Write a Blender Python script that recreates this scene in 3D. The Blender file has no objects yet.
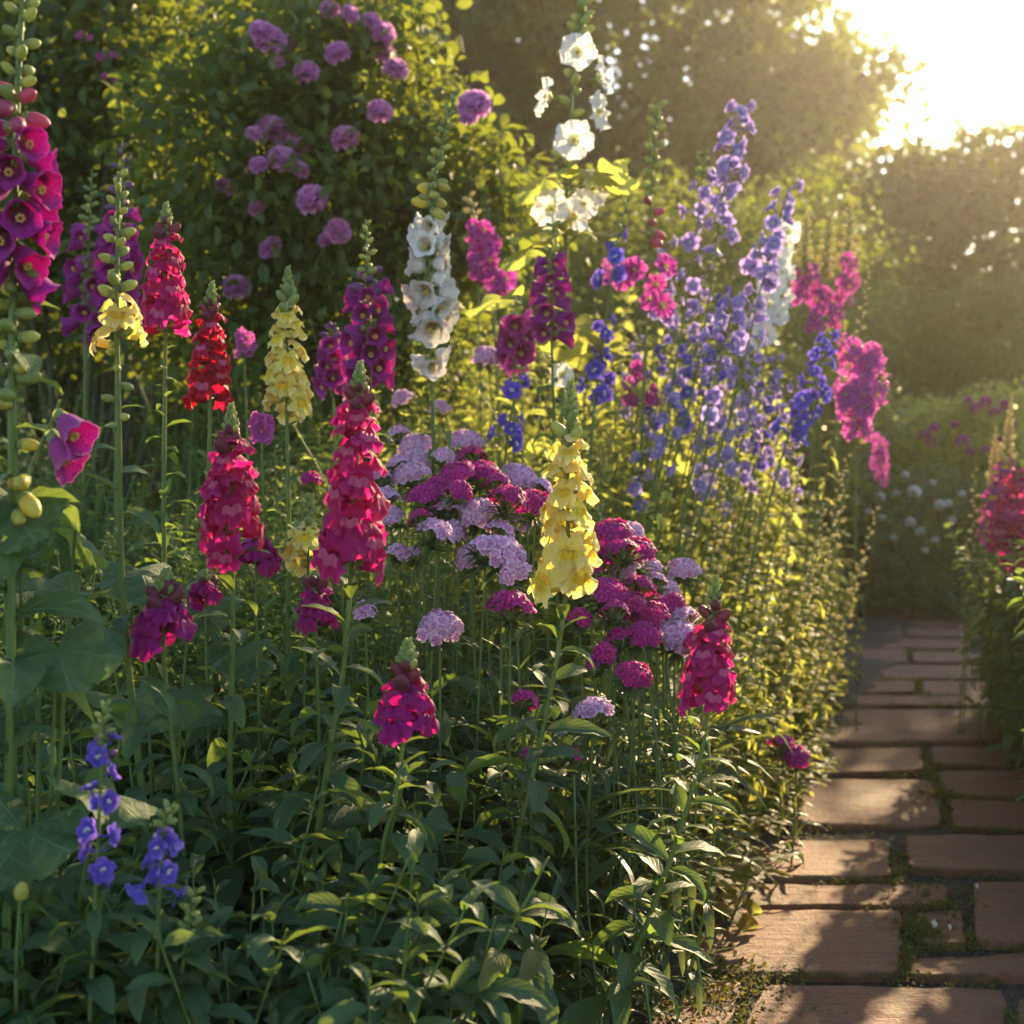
import bpy, math, random
import numpy as np
rng = np.random.default_rng(11)
random.seed(11)
R = math.radians
S = bpy.context.scene
COL = S.collection

# ------------------------------------------------------------------ camera, light, air
CAM_H, F, HOR = 1.0, 1400.0, 420.0
PITCH = math.atan((512 - HOR) / F)
cam = bpy.data.cameras.new('camera')
camo = bpy.data.objects.new('camera', cam)
COL.objects.link(camo)
camo.location = (0, 0, CAM_H)
camo.rotation_euler = (math.pi / 2 - PITCH, 0, 0)
cam.sensor_width = 36.0
cam.lens = 36.0 * F / 1024.0
cam.clip_start, cam.clip_end = 0.05, 500
cam.dof.use_dof = True
cam.dof.focus_distance = 2.05
cam.dof.aperture_fstop = 4.8
S.camera = camo

SUN_EL, SUN_AZ = 21.0, 27.0 # degrees; azimuth to the right of the view direction
w = bpy.data.worlds.new('World')
S.world = w
w.use_nodes = True
wn = w.node_tree
sky = wn.nodes.new('ShaderNodeTexSky')
sky.sky_type = 'NISHITA'
sky.sun_disc = False
sky.sun_elevation = R(SUN_EL)
sky.sun_rotation = R(SUN_AZ)
sky.air_density, sky.dust_density = 1.0, 0.7
wn.links.new(sky.outputs[0], wn.nodes['Background'].inputs[0])
wn.nodes['Background'].inputs[1].default_value = 0.125
sun = bpy.data.lights.new('sun', 'SUN')
sun.energy = 5.0
sun.angle = R(0.6)
sun.color = (1.0, 0.75, 0.42)
suno = bpy.data.objects.new('sun', sun)
COL.objects.link(suno)
suno.rotation_euler = (R(90 - SUN_EL), 0, R(180 - SUN_AZ))
S.view_settings.view_transform = 'Standard'
S.view_settings.look = 'None'
S.view_settings.exposure = 1.45
S.view_settings.gamma = 1.0
cy = S.cycles
cy.use_denoising = True
cy.max_bounces = 7
cy.diffuse_bounces = 4
cy.glossy_bounces = 2
cy.transmission_bounces = 4
cy.transparent_max_bounces = 8
cy.volume_bounces = 0
cy.sample_clamp_indirect = 6.0
cy.caustics_reflective = cy.caustics_refractive = False
HAZE = 0.0022

def at(px, py, Y):
    a, b = (px - 512) / F, -(py - 512) / F
    dy = math.cos(PITCH) + b * math.sin(PITCH)
    dz = -math.sin(PITCH) + b * math.cos(PITCH)
    s = Y / dy
    return np.array([a * s, Y, CAM_H + dz * s])

def on_ground(px, py, z=0.0):
    a, b = (px - 512) / F, -(py - 512) / F
    dy = math.cos(PITCH) + b * math.sin(PITCH)
    dz = -math.sin(PITCH) + b * math.cos(PITCH)
    s = (z - CAM_H) / dz
    return np.array([a * s, dy * s])

def path_left(Y):
    return 0.36 + 0.37 * (Y - 2.5)

def path_right(Y):
    return min(path_left(Y) + 0.66, 1.02 + 0.30 * (Y - 2.5))

def bed_z(x, Y):
    d = path_left(Y) - x
    if d > 0:
        return 0.02 + 0.30 * min(1.0, max(0.0, d - 0.25) / 1.6) * min(1.0, max(0, Y - 1.6) / 1.2)
    d = x - path_right(Y)
    if d > 0:
        return 0.02 + 0.12 * min(1.0, d / 0.8)
    return 0.0

# ------------------------------------------------------------------ mesh building
def unit(v):
    v = np.asarray(v, float)
    return v / np.maximum(np.linalg.norm(v, axis=-1, keepdims=True), 1e-9)

def frames(D, roll=None, up=(0, 0, 1)):
    D = unit(np.atleast_2d(D))
    upv = np.broadcast_to(np.array(up, float), D.shape).copy()
    par = np.abs((D * upv).sum(1)) > 0.995
    upv[par] = (0, -1, 0.05)
    x = unit(np.cross(D, upv))
    z = np.cross(x, D)
    if roll is not None:
        c, s = np.cos(roll)[:, None], np.sin(roll)[:, None]
        x, z = x * c + z * s, z * c - x * s
    return np.stack([x, D, z], axis=2)          # columns are the local axes

class MB:
    def __init__(self):
        self.V, self.Q, self.UV, self.MI, self.RN, self.n = [], [], [], [], [], 0
    def add(self, tpl, mi=0, rnd=0.5):
        V, Q, UV = tpl[:3]
        tm = tpl[3] if len(tpl) > 3 else None
        self.V.append(V); self.Q.append(Q + self.n); self.UV.append(UV)
        self.MI.append(np.full(len(Q), mi) if tm is None else tm + mi)
        self.RN.append(np.full(len(V), rnd)); self.n += len(V)
        return self
    def scatter(self, tpl, P, M, sc, mi=0, rnd=None):
        V, Q, UV = tpl[:3]
        P = np.atleast_2d(P); N = len(P)
        sc = np.broadcast_to(np.asarray(sc, float), (N,))
        if rnd is None: rnd = rng.random(N)
        W = np.einsum('nij,vj->nvi', M, V) * sc[:, None, None] + P[:, None, :]
        QQ = Q[None] + (np.arange(N) * len(V))[:, None, None] + self.n
        self.V.append(W.reshape(-1, 3)); self.Q.append(QQ.reshape(-1, 4))
        self.UV.append(np.tile(UV, (N, 1)))
        tm = tpl[3] if len(tpl) > 3 else np.zeros(len(Q), int)
        self.MI.append(np.tile(tm + mi, N))
        self.RN.append(np.repeat(np.broadcast_to(rnd, (N,)), len(V))); self.n += N * len(V)
        return self
    def tpl(self):
        return (np.concatenate(self.V), np.concatenate(self.Q), np.concatenate(self.UV), np.concatenate(self.MI))
    def mesh(self, name, mats, smooth=True):
        V = np.concatenate(self.V); Q = np.concatenate(self.Q).astype(np.int32)
        UV = np.concatenate(self.UV); MI = np.concatenate(self.MI).astype(np.int32); RN = np.concatenate(self.RN)
        m = bpy.data.meshes.new(name)
        m.vertices.add(len(V)); m.vertices.foreach_set('co', V.ravel().astype(np.float32))
        m.loops.add(Q.size); m.loops.foreach_set('vertex_index', Q.ravel())
        m.polygons.add(len(Q)); m.polygons.foreach_set('loop_start', np.arange(0, Q.size, 4, dtype=np.int32))
        m.polygons.foreach_set('material_index', MI)
        m.polygons.foreach_set('use_smooth', np.full(len(Q), smooth))
        uvl = m.uv_layers.new(name='UVMap')
        uvl.data.foreach_set('uv', UV[Q.ravel()].ravel().astype(np.float32))
        at_ = m.attributes.new('rnd', 'FLOAT', 'POINT')
        at_.data.foreach_set('value', RN.astype(np.float32))
        m.update(calc_edges=True)
        for k in mats: m.materials.append(k)
        return m

def grid(fn, nu, nv, closed=False):
    """quad sheet: fn(u, v) vectorised over arrays, u in 0..1 across, v in 0..1 along"""
    us = np.arange(nu) / nu if closed else np.linspace(0, 1, nu + 1)
    vs = np.linspace(0, 1, nv + 1)
    U, Vv = np.meshgrid(us, vs)
    x, y, z = fn(U, Vv)
    V = np.stack([x + 0 * U, y + 0 * U, z + 0 * U], -1).reshape(-1, 3)
    UV = np.stack([U, Vv], -1).reshape(-1, 2)
    n = len(us); q = []
    for j in range(nv):
        for i in range(nu):
            i2 = (i + 1) % n if closed else i + 1
            q.append((j * n + i, j * n + i2, (j + 1) * n + i2, (j + 1) * n + i))
    return V, np.array(q), UV

def merge(*parts):
    b = MB()
    for t, mi in parts: b.add(t, mi)
    return b.tpl()

def move(t, loc=(0, 0, 0), sc=1.0, D=None):
    V = t[0] * np.asarray(sc)
    if D is not None: V = V @ frames(D)[0].T
    return (V + np.asarray(loc),) + tuple(t[1:])

def tube(P, rad, n=7, vscale=1.0):
    P = np.asarray(P, float); m = len(P)
    rad = np.broadcast_to(np.asarray(rad, float), (m,))
    T = unit(np.gradient(P, axis=0))
    ref = np.array([1.0, 0.13, 0.07]) if abs(T[0][0]) < 0.8 else np.array([0.0, 1.0, 0.1])
    x = unit(np.cross(T, ref)); y = np.cross(T, x)
    a = np.arange(n) * 2 * math.pi / n
    V = P[:, None] + rad[:, None, None] * (np.cos(a)[None, :, None] * x[:, None] + np.sin(a)[None, :, None] * y[:, None])
    q = [(j * n + i, j * n + (i + 1) % n, (j + 1) * n + (i + 1) % n, (j + 1) * n + i) for j in range(m - 1) for i in range(n)]
    UV = np.stack(np.meshgrid(np.arange(n) / n, np.linspace(0, vscale, m)), -1).reshape(-1, 2)
    return V.reshape(-1, 3), np.array(q), UV

def curve(P, n):
    """Catmull-Rom through the points"""
    P = np.asarray(P, float)
    P = np.vstack([2 * P[0] - P[1], P, 2 * P[-1] - P[-2]])
    segs = len(P) - 3
    out = []
    for t in np.linspace(0, segs - 1e-6, n):
        i = int(t); f = t - i
        a, b, c, d = P[i:i + 4]
        out.append(0.5 * ((2 * b) + (c - a) * f + (2 * a - 5 * b + 4 * c - d) * f * f + (3 * b - a - 3 * c + d) * f ** 3))
    return np.array(out)

# ------------------------------------------------------------------ objects
def tag(o, label, cat, group=None, kind=None):
    if label: o['label'] = label
    if cat: o['category'] = cat
    if group: o['group'] = group
    if kind: o['kind'] = kind
    return o

def empty(name, loc, label, cat, group=None, rz=0.0):
    o = bpy.data.objects.new(name, None)
    o.empty_display_size = 0.05
    COL.objects.link(o)
    o.location = loc
    o.rotation_euler = (0, 0, rz)
    return tag(o, label, cat, group)

def obj(name, mesh, parent=None, loc=(0, 0, 0), M=None, sc=1.0):
    o = bpy.data.objects.new(name, mesh)
    COL.objects.link(o)
    if parent is not None: o.parent = parent
    if M is not None:
        from mathutils import Matrix
        o.rotation_euler = Matrix(M.tolist()).to_euler()
    o.location = tuple(loc)
    o.scale = (sc, sc, sc) if np.isscalar(sc) else sc
    return o

# ------------------------------------------------------------------ materials
class N:
    def __init__(self, name):
        self.m = bpy.data.materials.new(name)
        self.m.use_nodes = True
        self.t = self.m.node_tree
        self.t.nodes.clear()
        self.out = self.t.nodes.new('ShaderNodeOutputMaterial')
    def n(self, typ, **kw):
        k = self.t.nodes.new('ShaderNode' + typ)
        for a, v in kw.items(): setattr(k, a, v)
        return k
    def l(self, a, b): self.t.links.new(a, b)
    def val(self, sock, v):
        if hasattr(v, 'is_output') or hasattr(v, 'links'): self.l(v, sock)
        else: sock.default_value = v
    def math(self, op, a, b=None, c=None, clamp=False):
        k = self.n('Math', operation=op, use_clamp=clamp)
        self.val(k.inputs[0], a)
        if b is not None: self.val(k.inputs[1], b)
        if c is not None: self.val(k.inputs[2], c)
        return k.outputs[0]
    def mix(self, f, a, b):
        k = self.n('Mix', data_type='RGBA')
        self.val(k.inputs[0], f); self.val(k.inputs[6], a); self.val(k.inputs[7], b)
        return k.outputs[2]
    def ramp(self, f, stops):
        k = self.n('ValToRGB')
        e = k.color_ramp.elements
        while len(e) < len(stops): e.new(0.5)
        for el, (p, c) in zip(e, stops): el.position = p; el.color = c
        self.val(k.inputs[0], f)
        return k.outputs[0]
    def noise(self, scale, detail=3, vec=None, rough=0.55):
        k = self.n('TexNoise')
        k.inputs['Scale'].default_value = scale; k.inputs['Detail'].default_value = detail; k.inputs['Roughness'].default_value = rough
        if vec is not None: self.l(vec, k.inputs['Vector'])
        return k.outputs['Fac']
    def obj_vec(self): return self.n('TexCoord').outputs['Object']
    def bump(self, h, strength, dist=0.002):
        k = self.n('Bump')
        k.inputs['Strength'].default_value = strength; k.inputs['Distance'].default_value = dist
        self.l(h, k.inputs['Height'])
        return k.outputs[0]
    def surf(self, s): self.l(s, self.out.inputs['Surface'])

def rgb(*c): return (c[0], c[1], c[2], 1.0)

def thin(nd, base, trans, tfac, rough, spec=0.4, normal=None, sheen=0.0):
    p = nd.n('BsdfPrincipled')
    nd.val(p.inputs['Base Color'], base); nd.val(p.inputs['Roughness'], rough)
    p.inputs['Specular IOR Level'].default_value = spec
    if sheen: p.inputs['Sheen Weight'].default_value = sheen
    t = nd.n('BsdfTranslucent')
    nd.val(t.inputs['Color'], trans)
    if normal is not None: nd.l(normal, p.inputs['Normal']); nd.l(normal, t.inputs['Normal'])
    mx = nd.n('MixShader')
    mx.inputs[0].default_value = tfac
    nd.l(p.outputs[0], mx.inputs[1]); nd.l(t.outputs[0], mx.inputs[2])
    nd.surf(mx.outputs[0])
    return nd.m

def leaf_mat(name, a, b, tr, tfac=0.38, rough=0.45, spec=0.4, veins=8.0, worn=0.0, net=0.0):
    nd = N(name)
    rn = nd.n('Attribute', attribute_name='rnd').outputs['Fac']
    oi = nd.n('ObjectInfo').outputs['Random']
    f = nd.math('ADD', nd.math('MULTIPLY', rn, 0.7), nd.math('MULTIPLY', oi, 0.3))
    base = nd.mix(f, rgb(*a), rgb(*b))
    old = nd.math('GREATER_THAN', rn, 0.965)
    base = nd.mix(nd.math('MULTIPLY', old, .75), base, rgb(.19, .15, .035))
    trc = nd.mix(f, rgb(*[c * 0.8 for c in tr]), rgb(*[min(1, c * 1.15) for c in tr]))
    uv = nd.n('TexCoord').outputs['UV']
    sp = nd.n('SeparateXYZ'); nd.l(uv, sp.inputs[0])
    au = nd.math('ABSOLUTE', nd.math('SUBTRACT', nd.math('FRACT', sp.outputs[0]), 0.5))
    mid = nd.math('SUBTRACT', 1.0, nd.math('DIVIDE', au, 0.045), clamp=True)
    sv = nd.math('SINE', nd.math('MULTIPLY', nd.math('SUBTRACT', sp.outputs[1], nd.math('MULTIPLY', au, 0.7)), veins * 6.283))
    side = nd.math('POWER', nd.math('MULTIPLY_ADD', sv, 0.5, 0.5), 6.0)
    vein = nd.math('MAXIMUM', mid, nd.math('MULTIPLY', side, 0.45))
    ns = nd.noise(60, 3, nd.obj_vec())
    base = nd.mix(nd.math('MULTIPLY', vein, 0.35), base, rgb(*[min(1, c * 1.7 + 0.02) for c in b]))
    base = nd.mix(nd.math('MULTIPLY', ns, 0.4), base, rgb(*[c * 0.6 for c in a]))
    if worn:
        sm = nd.math('GREATER_THAN', nd.noise(140, 2, nd.obj_vec()), 0.66)
        base = nd.mix(nd.math('MULTIPLY', sm, worn), base, rgb(0.16, 0.11, 0.03))
    if net:
        vo = nd.n('TexVoronoi', feature='DISTANCE_TO_EDGE'); vo.inputs['Scale'].default_value = 16.0
        nd.l(nd.obj_vec(), vo.inputs['Vector'])
        cell = nd.math('SUBTRACT', 1.0, nd.math('MULTIPLY', vo.outputs['Distance'], 7.0), clamp=True)
        vein = nd.math('MAXIMUM', vein, nd.math('MULTIPLY', cell, net))
        base = nd.mix(nd.math('MULTIPLY', vein, 0.45), base, rgb(*[min(1, c * 1.8 + .03) for c in b]))
    trc = nd.mix(nd.math('MULTIPLY', vein, 0.45), trc, rgb(*[c * 0.45 for c in tr]))
    hgt = nd.math('ADD', nd.math('MULTIPLY', vein, -1.0), nd.math('MULTIPLY', ns, 0.8))
    return thin(nd, base, trc, tfac, rough, spec, nd.bump(hgt, 0.45, 0.0015 if not net else 0.004))

def petal_mat(name, base, inner, edge, tr, tfac=0.42, rough=0.55, vscale=14.0, ring=None, spots=None, e0=0.75, i0=0.35):
    """UV v runs from the throat (0) to the rim (1)"""
    nd = N(name)
    uv = nd.n('TexCoord').outputs['UV']
    sp = nd.n('SeparateXYZ'); nd.l(uv, sp.inputs[0])
    stops = [(0.0, rgb(*inner)), (i0, rgb(*base)), (e0, rgb(*base)), (1.0, rgb(*edge))]
    c = nd.ramp(sp.outputs[1], stops)
    if ring: c = nd.mix(nd.math('SUBTRACT', 1.0, nd.math('DIVIDE', nd.math('ABSOLUTE', nd.math('SUBTRACT', sp.outputs[1], ring[1])), ring[2]), clamp=True), c, rgb(*ring[0]))
    oi = nd.n('ObjectInfo').outputs['Random']
    rn = nd.n('Attribute', attribute_name='rnd').outputs['Fac']
    hs = nd.n('HueSaturation')
    nd.l(nd.math('MULTIPLY_ADD', oi, 0.03, 0.485), hs.inputs['Hue'])
    nd.l(nd.math('MULTIPLY_ADD', rn, 0.4, 0.8), hs.inputs['Value'])
    hs.inputs['Saturation'].default_value = 1.0
    nd.l(c, hs.inputs['Color'])
    c = hs.outputs[0]
    st = nd.n('Mapping'); st.inputs['Scale'].default_value = (vscale * 3, 1.5, 1)
    nd.l(uv, st.inputs[0])
    ns = nd.noise(1.0, 3, st.outputs[0])
    c = nd.mix(nd.math('MULTIPLY', nd.math('SUBTRACT', ns, 0.42, clamp=True), 1.2), c, rgb(*[k * 0.55 for k in base]))
    if spots:
        vo = nd.n('TexVoronoi'); vo.inputs['Scale'].default_value = 1.0
        mp = nd.n('Mapping'); mp.inputs['Scale'].default_value = (26, 16, 1); nd.l(uv, mp.inputs[0]); nd.l(mp.outputs[0], vo.inputs['Vector'])
        c = nd.mix(nd.math('LESS_THAN', vo.outputs['Distance'], 0.28), c, rgb(*spots))
    fine = nd.noise(900, 2, nd.obj_vec())
    h = nd.math('ADD', ns, nd.math('MULTIPLY', fine, 0.25))
    k = nd.n('Mix', data_type='RGBA', blend_type='MULTIPLY'); k.inputs[0].default_value = 1.0
    nd.l(c, k.inputs[6]); k.inputs[7].default_value = rgb(*tr)
    return thin(nd, c, c if tr is None else k.outputs[2], tfac, rough, 0.25, nd.bump(h, 0.5, 0.002), 0.15)

def plain_mat(name, a, b, rough=0.6, scale=40, tfac=0.0, tr=(0, 0, 0), bump=0.3, spec=0.35):
    nd = N(name)
    ns = nd.noise(scale, 4, nd.obj_vec())
    rn = nd.n('Attribute', attribute_name='rnd').outputs['Fac']
    f = nd.math('ADD', nd.math('MULTIPLY', ns, 0.5), nd.math('MULTIPLY', rn, 0.5))
    c = nd.mix(f, rgb(*a), rgb(*b))
    return thin(nd, c, rgb(*tr), tfac, rough, spec, nd.bump(ns, bump, 0.003))

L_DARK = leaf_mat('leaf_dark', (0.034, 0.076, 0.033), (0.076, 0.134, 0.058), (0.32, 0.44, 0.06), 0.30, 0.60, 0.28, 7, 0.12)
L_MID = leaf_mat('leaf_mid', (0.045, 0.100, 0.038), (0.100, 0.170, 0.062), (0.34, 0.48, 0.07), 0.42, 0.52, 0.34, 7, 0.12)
L_LIT = leaf_mat('leaf_yellow_green_sunlit', (0.050, 0.095, 0.022), (0.115, 0.160, 0.040), (0.74, 0.76, 0.14), 0.55, 0.55, 0.32, 6, 0.2)  # yellow-green leaf, with sunlit brightness put into its colour
L_SHRUB = leaf_mat('leaf_shrub', (0.032, 0.074, 0.024), (0.075, 0.125, 0.035), (0.44, 0.50, 0.05), 0.36, 0.55, 0.3, 5, 0.15)
L_BROAD = leaf_mat('leaf_broad', (0.036, 0.084, 0.030), (0.100, 0.160, 0.066), (0.32, 0.44, 0.07), 0.36, 0.62, 0.3, 3, 0.3, 0.35)
L_GRASS = leaf_mat('leaf_linear', (0.034, 0.078, 0.034), (0.070, 0.125, 0.052), (0.28, 0.34, 0.06), 0.34, 0.45, 0.4, 3)
L_TREE = leaf_mat('leaf_tree', (0.026, 0.060, 0.018), (0.060, 0.100, 0.028), (0.42, 0.50, 0.06), 0.36, 0.55, 0.3, 4)
L_HEDGE = leaf_mat('leaf_hedge', (0.024, 0.052, 0.016), (0.055, 0.086, 0.024), (0.40, 0.44, 0.06), 0.34, 0.55, 0.3, 4)
STEM = plain_mat('stem_green', (0.085, 0.150, 0.035), (0.170, 0.235, 0.070), 0.5, 60, 0.25, (0.35, 0.38, 0.07))
STEM_D = plain_mat('stem_dark', (0.045, 0.060, 0.022), (0.075, 0.085, 0.035), 0.6, 60, 0.1, (0.2, 0.2, 0.05))
BARK = plain_mat('bark', (0.045, 0.032, 0.022), (0.085, 0.065, 0.045), 0.85, 25, bump=0.8)
BUD_G = plain_mat('bud_green', (0.170, 0.240, 0.080), (0.310, 0.370, 0.150), 0.55, 70, 0.42, (0.6, 0.65, 0.22))
BUD_R = plain_mat('bud_maroon', (0.105, 0.025, 0.045), (0.200, 0.060, 0.070), 0.5, 70, 0.3, (0.5, 0.10, 0.12))
BUD_P = plain_mat('bud_purple', (0.100, 0.040, 0.130), (0.190, 0.110, 0.200), 0.5, 70, 0.3, (0.4, 0.2, 0.4))
BUD_PK = plain_mat('bud_pink', (0.340, 0.050, 0.130), (0.450, 0.120, 0.190), 0.5, 70, 0.35, (0.7, 0.2, 0.3))
BUD_Y = plain_mat('bud_yellow', (0.420, 0.400, 0.060), (0.560, 0.500, 0.140), 0.5, 70, 0.4, (0.7, 0.65, 0.1))
SEED = plain_mat('seed_pod', (0.400, 0.350, 0.170), (0.560, 0.480, 0.260), 0.6, 80, 0.5, (0.85, 0.75, 0.40))

P_MAGENTA = petal_mat('petal_magenta', (0.420, 0.007, 0.135), (0.40, 0.10, 0.14), (0.600, 0.045, 0.210), (1.5, 1.5, 1.5), 0.54)
P_RED = petal_mat('petal_red', (0.360, 0.006, 0.040), (0.22, 0.02, 0.02), (0.480, 0.014, 0.065), (1.8, 1.5, 1.3), 0.52)
P_DEEP = petal_mat('petal_deep_magenta', (0.310, 0.007, 0.170), (0.15, 0.02, 0.08), (0.400, 0.014, 0.200), (2.0, 1.6, 1.3), 0.46)
P_YELLOW = petal_mat('petal_yellow', (0.820, 0.720, 0.170), (0.58, 0.60, 0.14), (0.880, 0.820, 0.420), (1.1, 1.05, 0.85), 0.52, vscale=10)
P_PALATE_Y = petal_mat('palate_yellow', (0.800, 0.540, 0.015), (0.80, 0.50, 0.02), (0.800, 0.560, 0.020), (1.1, 1.0, 0.7), 0.3)
P_PALATE_R = petal_mat('palate_red', (0.560, 0.090, 0.190), (0.60, 0.22, 0.14), (0.520, 0.060, 0.190), (1.6, 1.3, 1.2), 0.3)
P_PURPLE = petal_mat('petal_purple', (0.340, 0.030, 0.290), (0.22, 0.02, 0.16), (0.450, 0.050, 0.380), (1.8, 1.5, 1.4), 0.45)
P_FOX = petal_mat('petal_foxglove', (0.430, 0.014, 0.300), (0.26, 0.02, 0.16), (0.520, 0.030, 0.360), (1.5, 1.4, 1.5), 0.45)
P_PURPLE_IN = petal_mat('petal_purple_throat', (0.430, 0.035, 0.290), (0.62, 0.30, 0.26), (0.430, 0.030, 0.310), (1.5, 1.3, 1.4), 0.45, spots=(0.13, 0.004, 0.08))
P_ORCHID = petal_mat('petal_orchid', (0.440, 0.075, 0.330), (0.26, 0.03, 0.18), (0.620, 0.180, 0.500), (1.5, 1.4, 1.3), 0.45)
P_WHITE = petal_mat('petal_white', (0.860, 0.850, 0.820), (0.66, 0.66, 0.30), (0.890, 0.880, 0.860), (1.0, 0.98, 0.93), 0.52, i0=0.25)
P_WHITE_IN = petal_mat('petal_white_throat', (0.840, 0.810, 0.740), (0.70, 0.64, 0.25), (0.860, 0.840, 0.820), (1.0, 0.97, 0.9), 0.4, spots=(0.70, 0.60, 0.45))
P_BLUE = petal_mat('petal_blue_violet', (0.150, 0.105, 0.580), (0.30, 0.24, 0.64), (0.230, 0.170, 0.680), (1.5, 1.35, 1.2), 0.45)
P_LILAC = petal_mat('petal_violet', (0.400, 0.310, 0.680), (0.58, 0.52, 0.74), (0.520, 0.430, 0.780), (1.25, 1.2, 1.1), 0.48)
P_PINK = petal_mat('petal_pink', (0.400, 0.030, 0.240), (0.30, 0.04, 0.14), (0.560, 0.120, 0.420), (1.3, 1.3, 1.4), 0.45, e0=.6)
P_SW_LIGHT = petal_mat('petal_sweet_lilac', (0.780, 0.420, 0.620), (0.54, 0.12, 0.38), (0.900, 0.720, 0.810), (1.1, 1.1, 1.1), 0.38, ring=((0.50, 0.14, 0.40), 0.42, 0.16), i0=0.25, e0=0.7)
P_SW_DARK = petal_mat('petal_sweet_crimson', (0.440, 0.008, 0.190), (0.54, 0.10, 0.32), (0.600, 0.060, 0.320), (1.8, 1.5, 1.4), 0.36, ring=((0.22, 0.003, 0.08), 0.5, 0.18), i0=0.2, e0=0.8)
P_ROSE = petal_mat('petal_rose', (0.700, 0.270, 0.580), (0.50, 0.12, 0.40), (0.820, 0.460, 0.730), (1.2, 1.25, 1.25), 0.5)
EYE_Y = plain_mat('stamen_yellow', (0.60, 0.44, 0.06), (0.75, 0.60, 0.20), 0.7, 120, 0.2, (0.7, 0.5, 0.1))
EYE_W = plain_mat('eye_white', (0.70, 0.66, 0.62), (0.80, 0.76, 0.74), 0.7, 120, 0.3, (0.8, 0.75, 0.7))

# ------------------------------------------------------------------ templates
def leaf(W=0.26, bend=0.6, fold=0.25, nu=4, nv=7, wave=0.02, peak=0.42, petiole=0.0, twist=0.0):
    def fn(u, v):
        vv = np.clip((v - petiole) / (1 - petiole), 0, 1)
        a = peak / (1 - peak)
        wd = W * 0.5 * (vv ** (0.9 * a) * (1 - vv) ** 0.9) / (peak ** (0.9 * a) * (1 - peak) ** 0.9) + 0.012
        wd = np.where(v >= 0.999, 0.002, wd)
        t = (u - 0.5) * 2
        x = t * wd
        y = np.sin(bend * v) / bend
        z = -(1 - np.cos(bend * v)) / bend
        lift = fold * np.abs(t) ** 1.3 * wd + wave * np.sin(v * 17 + t * 2) * np.abs(t)
        y2 = y + lift * np.sin(bend * v); z2 = z + lift * np.cos(bend * v)
        tw = twist * v
        return x * np.cos(tw) - lift * np.sin(tw) * 0, y2, z2 + x * np.sin(tw)
    return grid(fn, nu, nv)

def ellipsoid(rx, ry, rz, nu=8, nv=6, y0=0.0, point=0.0):
    """bud along +Y starting at y0"""
    def fn(u, v):
        a = u * 2 * math.pi
        ph = np.clip(v, 0.02, 0.985) * math.pi
        r = np.sin(ph) * (1 - point * v)
        return rx * r * np.cos(a), y0 + ry * (1 - np.cos(ph)), rz * r * np.sin(a)
    return grid(fn, nu, nv, True)

LANCE = [leaf(0.32, b, f, 4, 8, 0.016, 0.42, 0.04, t) for b, f, t in ((0.7, .35, .2), (1.2, .3, -.3), (1.7, .4, .15), (0.9, .2, -.5))]
NARROW = [leaf(0.14, b, .4, 2, 6, 0.008, 0.4, 0.02, t) for b, t in ((0.5, .3), (1.2, -.3), (1.9, .2))]
OVATE = [leaf(0.50, b, f, 4, 6, 0.025, 0.40, 0.10, t) for b, f, t in ((0.5, .25, .2), (1.0, .3, -.2), (1.4, .2, .4))]
OVATE_L = [leaf(0.52, b, f, 2, 4, 0.0, 0.40, 0.08) for b, f in ((0.5, .3), (1.0, .35))]
TINY = [leaf(0.55, b, .3, 2, 2, 0.0, 0.45, 0.0) for b in (0.4, 0.9)]
GRASS = [leaf(0.055, b, .5, 2, 6, 0.0, 0.35, 0.0, t) for b, t in ((0.4, .4), (1.1, -.4), (1.9, .2))]

def broad_leaf(lobes=5, cup=0.25, seed=0, nr=9, na=70):
    """rounded, shallowly lobed leaf; heart-shaped base at the origin, along +Y"""
    r0 = np.random.default_rng(seed)
    ph = r0.random() * 6
    def fn(u, v):
        a = (u - 0.5) * 2 * R(158)
        rr = 0.52 * (1 + 0.30 * np.abs(np.cos(a * (lobes / 2.0) * 1.14)) ** 1.3 - 0.20 + 0.030 * np.sin(a * 37 + ph) * v + 0.12 * np.cos(a))
        r = rr * v + 0.004
        x = r * np.sin(a); y = r * np.cos(a) + 0.0
        z = -cup * (r ** 2) * 1.1 + 0.075 * np.cos(a * lobes * 1.14) * v * v + 0.03 * np.sin(3 * a + ph) * v + 0.010 * np.sin(x * 34 + ph) * np.sin(y * 31) * v - 0.18 * np.clip(y, 0, 1) ** 2
        return x, y, z
    V, Q, UV = grid(fn, na, nr)
    UV = UV.copy(); UV[:, 0] = UV[:, 0] * lobes        # a midrib per lobe
    return V, Q, UV
BROAD = [broad_leaf(5, c, s) for c, s in ((0.2, 1), (0.45, 2), (0.0, 3))]

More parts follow.
